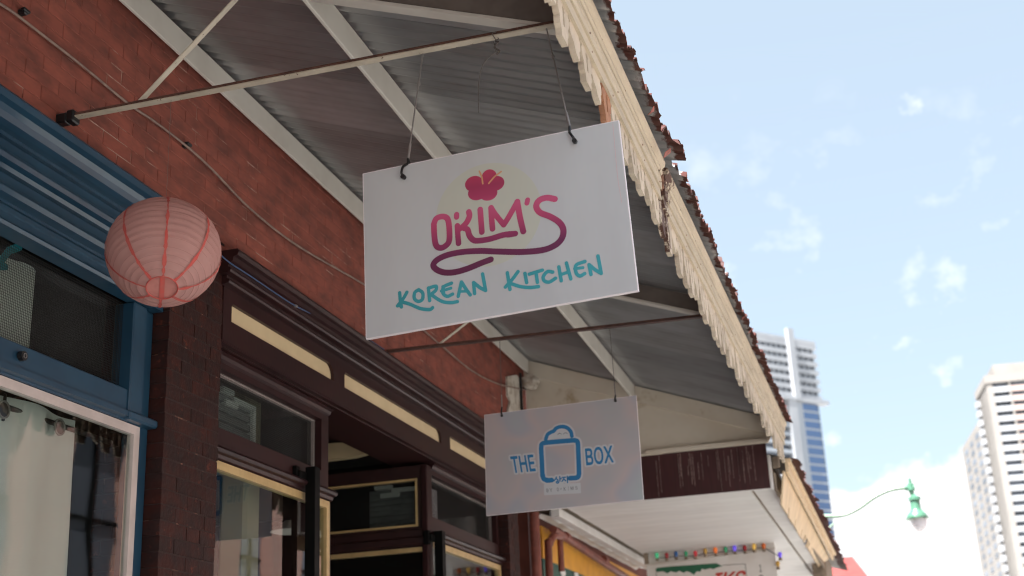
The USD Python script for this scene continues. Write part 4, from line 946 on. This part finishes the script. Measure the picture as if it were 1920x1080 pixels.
# neighbour wall
nw = thing('yellow_shopfront', 'yellow and green shopfront below the white boarded canopy', 'shopfront', (-.1, 14, 0))
part(nw, 'wall', bx(-.3, -.03, 10.87, 22, 0, 6.0), mat('neighbour_wall', (.20, .06, .04), (.15, .045, .03), scale=4, rough=.8, bump=.004))
part(nw, 'yellow_band', cbx(-.03, .0, 11.2, 22, 3.115, 3.40, .004), YELLOW)
gpoly = Polygon([(11.2, 2.95), (11.2, 3.11), (13.0, 3.11), (14.5, 3.11), (22, 3.11), (22, 2.95)])
part(nw, 'green_band', wallplate(gpoly, -.03, -.006), GREEN)
part(nw, 'yellow_line', cbx(-.03, .004, 11.2, 22, 2.915, 2.948, .004), YELLOW)
part(nw, 'lower_band', bx(-.03, -.012, 11.2, 22, 2.0, 2.913), PIPE)
part(nw, 'torn_paper', [wallplate(Polygon([(11.75 + dx, 3.10), (11.9 + dx, 3.115), (11.97 + dx, 3.05), (11.86 + dx, 2.99), (11.78 + dx, 3.04)]), .0, .006) for dx in (0, .55, 1.2)], WHITE)
# pipes
pp = thing('drain_pipe', 'rust red painted pipes running down and along the wall corner', 'pipe', (.06, 11, 0))
e0, e1 = at_x(1045, 997, .10), at_x(1168, 1080, .10)
part(pp, 'long_pipe', tube([(.10, e0[1] - .15, e0[2]), (.10, 15.2, e1[2] - .03)], .036, 12), PIPE, smooth=40)
for yq in (e0[1] + .25, 13.2): part(pp, 'coupling', tube([(.10, yq, e0[2] - (yq - e0[1]) * .022), (.10, yq + .12, e0[2] - (yq + .12 - e0[1]) * .022)], .045, 12), PIPE, smooth=40)
part(pp, 'down_pipe', tube([(.06, 10.72, 3.44), (.06, 10.72, .2)], .05, 12), PIPE, smooth=40)
part(pp, 'bend', tube(spline([(.10, e0[1] + .1, e0[2] - .03), (.10, e0[1] - .12, e0[2] - .05), (.085, e0[1] - .24, e0[2] - .14), (.08, e0[1] - .28, e0[2] - .32), (.08, e0[1] - .28, 1.0)]), .034, 12), PIPE, smooth=40)
part(pp, 'stub', tube([(.09, e0[1] + .12, e0[2] - .02), (.09, e0[1] + .12, 3.02)], .028, 10), PIPE, smooth=40)

# signboard with bulbs under the soffit
SY = 14.3
s3 = thing('shop_signboard', 'white signboard with green brush stroke and red lettering under the soffit', 'sign', (1.05, SY, 2.5))
part(s3, 'panel', xzplate(Polygon([(.345, 2.45), (1.755, 2.45), (1.755, 3.418), (.345, 3.350)]), SY, SY + .05), SIGN3)
part(s3, 'top_rail', xzplate(Polygon([(.325, 3.352), (1.765, 3.421), (1.765, 3.436), (.325, 3.367)]), SY - .012, SY + .06), BEAMW)
part(s3, 'head_panel', xzplate(Polygon([(.365, 3.372), (1.757, 3.438), (1.757, 3.506), (.365, 3.48)]), SY + .015, SY + .05), SIGN3)
part(s3, 'end_cap', cbx(.325, .372, SY - .005, SY + .06, 3.36, 3.49, .004), GUTTER)
p3 = Plane2(SY)
def z7(pts): return [(1190 + x / 6.194, 980 + y / 6.194) for x, y in pts]
gs = Polygon([p3.p(*q) for q in z7([(240, 545), (262, 525), (420, 508), (600, 497), (760, 484), (950, 472), (1020, 505), (960, 520), (915, 540), (880, 530), (815, 545), (780, 535), (765, 570), (720, 565), (690, 605), (640, 575), (600, 565), (570, 585), (520, 560), (480, 580), (420, 565), (380, 590), (330, 565), (262, 575)])])
part(s3, 'green_stroke', print_y(gs, SY, .003), mat('sign_green', (.012, .12, .06), rough=.4))
def ink3(s): return ink(p3, s)
kpx3 = np.linalg.norm(np.array(p3.p(1300, 1060)) - np.array(p3.p(1301, 1060))); 
def line3(pts, w): return LineString([p3.p(*q) for q in z7(pts)]).buffer(w * kpx3 / 2)
part(s3, 'printed_frame', print_y(unary_union([line3([(1020, 495), (1285, 478), (1300, 640)], .8), line3([(248, 560), (256, 640)], .8)]), SY, .003), BLACK)
red = text2('IKS', *z7([(905, 760), (1265, 730), (945, 582)]), p3, bold=True)
part(s3, 'printed_word', print_y(red, SY, .003), mat('sign_red', (.50, .035, .02), rough=.4))
part(s3, 'printed_digits', print_y(unary_union([text2('1', *z7([(1452, 572), (1476, 570), (1446, 490)]), p3), text2('0', *z7([(1448, 690), (1500, 686), (1442, 608)]), p3)]), SY, .003), BLACK)
ch_ = [at_y(x, y_, SY) for x, y_ in ((1428, 978), (1434, 1000), (1437, 1010))]
part(s3, 'chain', tube([(1.64, SY, 3.70 - .2), ch_[2]], .006, 6), GUTTER)
sl_ = thing('string_lights', 'string of coloured bulbs along the top of the white signboard', 'string lights', (1.05, SY - .05, 3.36))
cols = [('green', 1), ('red', 0), ('blue', 0), ('green', 0), ('red', 1), ('yellow', 0), ('orange', 1), ('green', 0), ('violet', 1), ('red', 0), ('yellow', 1), ('orange', 0), ('violet', 1), ('yellow', 0)]
rgb = dict(green=(.05, .42, .2), red=(.38, .02, .03), blue=(.04, .15, .42), yellow=(.62, .38, .08), orange=(.70, .16, .03), violet=(.16, .10, .75))
bm = {}
pxs = [(1232, 1044), (1250.5, 1044), (1268, 1041.5), (1286.5, 1041), (1304.5, 1040.5), (1323, 1036), (1342, 1034.5), (1361, 1033), (1378, 1031), (1397, 1030), (1414.5, 1028), (1432.5, 1026.5)]
wp = []
for i, (px, py) in enumerate(pxs + [(1463, 1043), (1459, 1060)]):
    c_, lit = cols[i]; key = f'bulb_{c_}' + ('_lit' if lit else '')
    if key not in bm: bm[key] = emit_mat(key, rgb[c_], .10) if lit else mat(key, rgb[c_], rough=.25)
    q = at_y(px, py + 3, SY - .05)
    b_ = part(sl_, 'bulb', lathe([(.001, .064), (.014, .061), (.022, .046), (.023, .034), (.017, .017), (.012, .0), (.001, 0)], q, 14), bm[key], smooth=50)
    part(b_, 'socket', lathe([(.014, .002), (.018, .0), (.018, -.028), (.001, -.03)], q, 12), GUTTER)
    wp.append(q + [0, .012, .01])
part(sl_, 'cable', tube(spline(wp[:12] + [wp[12]], 5), .004, 5), BLACK)

# ------------------------------------------------------------------ street lamp
LYY = 22.0
lp = thing('street_lamp', 'green street lamp on a curved arm above the street', 'street lamp', (1.35, LYY, 0))
arm = [at_y(x, y_, LYY) for x, y_ in ((1480, 967), (1545, 968), (1580, 966), (1610, 953), (1640, 932), (1668, 919), (1700, 914), (1708, 914))]
part(lp, 'arm', tube(spline(arm), .034, 9), ARMG, smooth=40)
part(lp, 'post', lathe([(.12, 0), (.12, .5), (.07, .6), (.055, 4.8), (.04, 5.0), (.001, 5.02)], (arm[0][0], LYY, 0), 16), LAMPG, smooth=40)
st0, st1 = at_y(1545, 998, LYY), at_y(1572, 974, LYY)
part(lp, 'strut', tube([(arm[0][0], LYY, st0[2] - .3), st0, st1], .016, 7), ARMG)
hc = at_y(1716, 945, LYY); px2m = LYY / FPX * 1.0
def hz(py): return (945 - py) * px2m
part(lp, 'knuckle', [lathe([(.001, hz(898)), (.022, hz(899)), (.028, hz(908)), (.055, hz(909)), (.06, hz(920)), (.045, hz(922)), (.02, hz(930))], hc - [.03, 0, 0], 14), tube([arm[-1] - [.10, 0, 0], arm[-1] + [.06, 0, 0]], .045, 10)], LAMPG, smooth=40)
part(lp, 'lamp_hood', lathe([(.015, hz(926)), (.05, hz(931)), (.095, hz(933)), (.10, hz(938)), (.078, hz(940)), (.082, hz(954)), (.12, hz(960)), (.155, hz(964)), (.16, hz(968)), (.185, hz(969)), (.18, hz(972)), (.10, hz(970))], hc, 20), LAMPG, smooth=40)
part(lp, 'lamp_globe', lathe([(.125, hz(968)), (.13, hz(975)), (.115, hz(984)), (.07, hz(992)), (.001, hz(995))], hc + [.015, 0, 0], 18), mat('globe_glass', (.62, .60, .62), rough=.3), smooth=True)
# red hipped awning and pale gutter beyond the canopies
rc = [at_y(x, y_, 30) for x, y_ in ((1572, 1066), (1592, 1042), (1610, 1045), (1624, 1070))]
ra_ = thing('red_roof', 'small red hipped roof beyond the end of the white canopy', 'roof', (rc[0][0], 30, 4))
x0_, x1_, zb2, zt2 = rc[0][0] - .8, rc[3][0] + .02, rc[3][2] - .25, rc[1][2]
V = np.array([[x0_, 29.2, zb2], [x1_ + .05, 29.2, zb2], [x1_ + .05, 33, zb2], [x0_, 33, zb2], [x0_, 30.2, zt2], [x1_ - .28, 30.2, zt2], [x1_ - .28, 32, zt2], [x0_, 32, zt2]])
F = np.array([[0, 1, 5, 4], [1, 2, 6, 5], [2, 3, 7, 6], [4, 5, 6, 7], [3, 0, 4, 7], [0, 3, 2, 1]])
part(ra_, 'roof_slopes', (V, np.vstack([F[:, [0, 1, 2]], F[:, [0, 2, 3]]])), REDROOF)
part(ra_, 'eave', cbx(x0_, x1_ + .08, 29.15, 33, zb2 - .3, zb2, .02), GUTTER)
part(ra_, 'side_post', cbx(x0_, x1_ - .2, 29.6, 32.8, 0, zb2 - .3, .02), DARKIN)

# ------------------------------------------------------------------ towers
def frame_at(corner, d):
    d = np.array([d[0], d[1], 0]) / np.linalg.norm(d[:2]); n = np.array([d[1], -d[0], 0])  # n: outward face normal for a face seen to the right of travel
    return d, n
def wallbox(o, d, n, a0, a1, b0, b1, z0, z1):
    """box: a along d, b along n (positive = proud of the face)"""
    v, f = bx(a0, a1, b0, b1, z0, z1)
    return fix(np.array([o[0], o[1], 0]) + v[:, :1] * d + v[:, 1:2] * n + v[:, 2:3] * np.array([0, 0, 1.0]), f)
ang = math.radians(39.9); dL = np.array([math.sin(ang), math.cos(ang), 0]); nL = np.array([math.cos(ang), -math.sin(ang), 0])
Rc = at_y(1528, 641, 470); Htop = Rc[2]
tl_ = thing('white_tower', 'white apartment tower with banded upper floors and a blue glass edge', 'tower', (Rc[0], Rc[1], 0))
def along(px, py): q = at_plane(px, py, Rc, nL); return float(np.dot(q - Rc, dL)), q[2]
Lft = -58.0
zsplit = along(1541, 752)[1]
aR = 0.0
part(tl_, 'core', wallbox(Rc, dL, nL, Lft, aR - .6, -24, -1.6, 0, Htop - 1), TDARK)
fl = (Htop - zsplit) / 7.0
fin = along(1484, 680)[0]
part(tl_, 'parapet', wallbox(Rc, dL, nL, Lft - .5, aR, -24, 0, Htop - fl * .55, Htop), TWHITE)
for k in range(7):
    zt = Htop - fl * (k + 1)
    part(tl_, 'spandrel', wallbox(Rc, dL, nL, Lft - .5, aR, -1.6, 0, zt, zt + fl * .52), TWHITE)
    for j in range(22):
        a_ = Lft + (aR - Lft) * (j + .5) / 22
        part(tl_, 'mullion', wallbox(Rc, dL, nL, a_ - .25, a_ + .25, -1.6, -.5, zt + fl * .52, zt + fl), TGREY)
part(tl_, 'fin', wallbox(Rc, dL, nL, fin - 1.5, fin + 1.5, 0, 1.4, zsplit - 1, Htop + 3), TWHITE)
part(tl_, 'ledge', wallbox(Rc, dL, nL, Lft - 1, aR + 2.2, -2, 1.2, zsplit - fl * .45, zsplit), TWHITE)
ga, gb = along(1512, 800)[0], along(1540, 800)[0]
part(tl_, 'blue_glass', wallbox(Rc, dL, nL, ga, gb, -1.5, -.6, 0, zsplit - fl * .5), TBLUE)
c0, c1_ = along(1487, 820)[0], along(1496, 820)[0]
part(tl_, 'white_pier', wallbox(Rc, dL, nL, c0 - 1, c1_ + .6, -1.5, 1.0, 0, zsplit - fl * .5), TWHITE)
part(tl_, 'grey_pier', wallbox(Rc, dL, nL, ga - 4.5, ga - .4, -1.5, -.2, 0, zsplit - fl * .5), TGREY)
z = zsplit - fl * 1.5; 
while z > 20:
    part(tl_, 'balcony', wallbox(Rc, dL, nL, c1_ + 1.4, ga - 4.6, -1.5, .1, z, z + fl * .42), TGREY)
    part(tl_, 'balcony', wallbox(Rc, dL, nL, Lft, c0 - 1.2, -1.5, .2, z, z + fl * .42), TGREY)
    part(tl_, 'glass_band', wallbox(Rc, dL, nL, ga - .2, gb + .2, -1.2, -.45, z, z + fl * .22), TGREY)
    z -= fl
ang = math.radians(-5.09); eR = np.array([math.sin(ang), math.cos(ang), 0]); fR = np.array([math.cos(ang), -math.sin(ang), 0])
Cc = at_y(1848, 711, 400); H2 = Cc[2]
tr = thing('concrete_tower', 'grey concrete apartment tower with white balcony bands at the right', 'tower', (Cc[0], Cc[1], 0))
nF = -eR   # front normal
def alongE(px, py): q = at_plane(px, py, Cc, -fR); return float(np.dot(q - Cc, eR)), q[2]
def alongF(px, py): q = at_plane(px, py, Cc, nF); return float(np.dot(q - Cc, fR)), q[2]
dm, _ = alongE(1830, 744); dl_, zl_ = alongE(1793, 820); zlow = alongE(1830, 786)[1]
def rbox(f0, f1, e0_, e1_, z0, z1):
    v, f = bx(f0, f1, e0_, e1_, z0, z1)
    return fix(np.array([Cc[0], Cc[1], 0]) + v[:, :1] * fR + v[:, 1:2] * eR + v[:, 2:3] * np.array([0, 0, 1.0]), f)
dm = max(dm, 12); dl_ = max(dl_, dm + 14)
WF = 46
part(tr, 'main_block', rbox(0, WF, 2.2, dm, 0, H2 - .5), CONC)
part(tr, 'side_wall', rbox(0, 1.6, 0, dm, 0, H2), CONC)
part(tr, 'roof_slab', rbox(-.4, WF, -.4, dm, H2 - 1.3, H2 + 1.0), CONC)
a_ = alongF(1868, 700)[0]
part(tr, 'roof_house', rbox(a_, a_ + 22, 4, dm - 3, H2 + 1.0, H2 + 5.2), CONC)
part(tr, 'rear_block', rbox(1.2, WF, dm, dl_, 0, zlow), CONC)
f2 = (alongF(1860, 745)[1] - alongF(1878, 855)[1]) / 6.0
w1 = alongF(1895, 740)[0]
z = H2 - 1.3 - f2
while z > 12:
    part(tr, 'balcony', rbox(1.6, w1, -.2, .4, z, z + f2 * .52), TWHITE)
    part(tr, 'pink_spandrel', rbox(w1 + .1, WF, .0, .6, z, z + f2 * .55), TPINK)
    part(tr, 'window', rbox(1.6, w1, 1.7, 2.1, z + f2 * .5, z + f2), TDARK)
    part(tr, 'window', rbox(w1 + .1, WF, 1.3, 2.1, z + f2 * .5, z + f2), TDARK)
    part(tr, 'side_balcony', rbox(-1.0, .4, dm - 5.5, dm - 1.2, z - .3, z + f2 * .50), TWHITE)
    z -= f2
part(tr, 'divider', rbox(w1 - .1, w1 + .4, -.1, 2.1, 0, H2 - 1.3), CONC)
ncol = 4; z = zlow - 1.2 - f2; r_ = 0
while z > 15:
    for k in range(ncol):
        e_a = dm + .8 + (dl_ - dm - 1.0) * k / ncol; e_b = e_a + (dl_ - dm) / ncol * .52
        part(tr, 'grid_window', rbox(1.12, 1.3, e_a, e_b, z, z + f2 * .55), TDARK)
    z -= f2

# ------------------------------------------------------------------ brick building across the street (seen in the shop windows)
ob = thing('opposite_building', 'sunlit brick building with tall dark windows, mirrored in the shop windows', 'building', (15, 30, 0))
OX = 13.0
part(ob, 'wall', bx(OX + .3, OX + 8, -12, 62, 0, 9.4), FARBRICK)
for k, y in enumerate(np.arange(-11, 60, 3.6)):
    part(ob, 'pilaster', bx(OX, OX + .3, y, y + 1.5, 0, 9.0), FARBRICK)
    for z0, z1 in ((.6, 3.9), (4.7, 8.2)):
        w_ = part(ob, 'window', bx(OX + .27, OX + .302, y + 1.7, y + 3.4, z0, z1), TDARK)
        part(w_, 'frame', [bx(OX + .2, OX + .3, y + 2.5, y + 2.6, z0, z1), bx(OX + .2, OX + .3, y + 1.7, y + 3.4, (z0 + z1) / 2 - .04, (z0 + z1) / 2 + .04), bx(OX + .18, OX + .32, y + 1.6, y + 3.5, z0 - .14, z0)], BLACKP)
part(ob, 'parapet', bx(OX - .15, OX + 8.1, -12, 62, 9.0, 9.6), SIGN3)
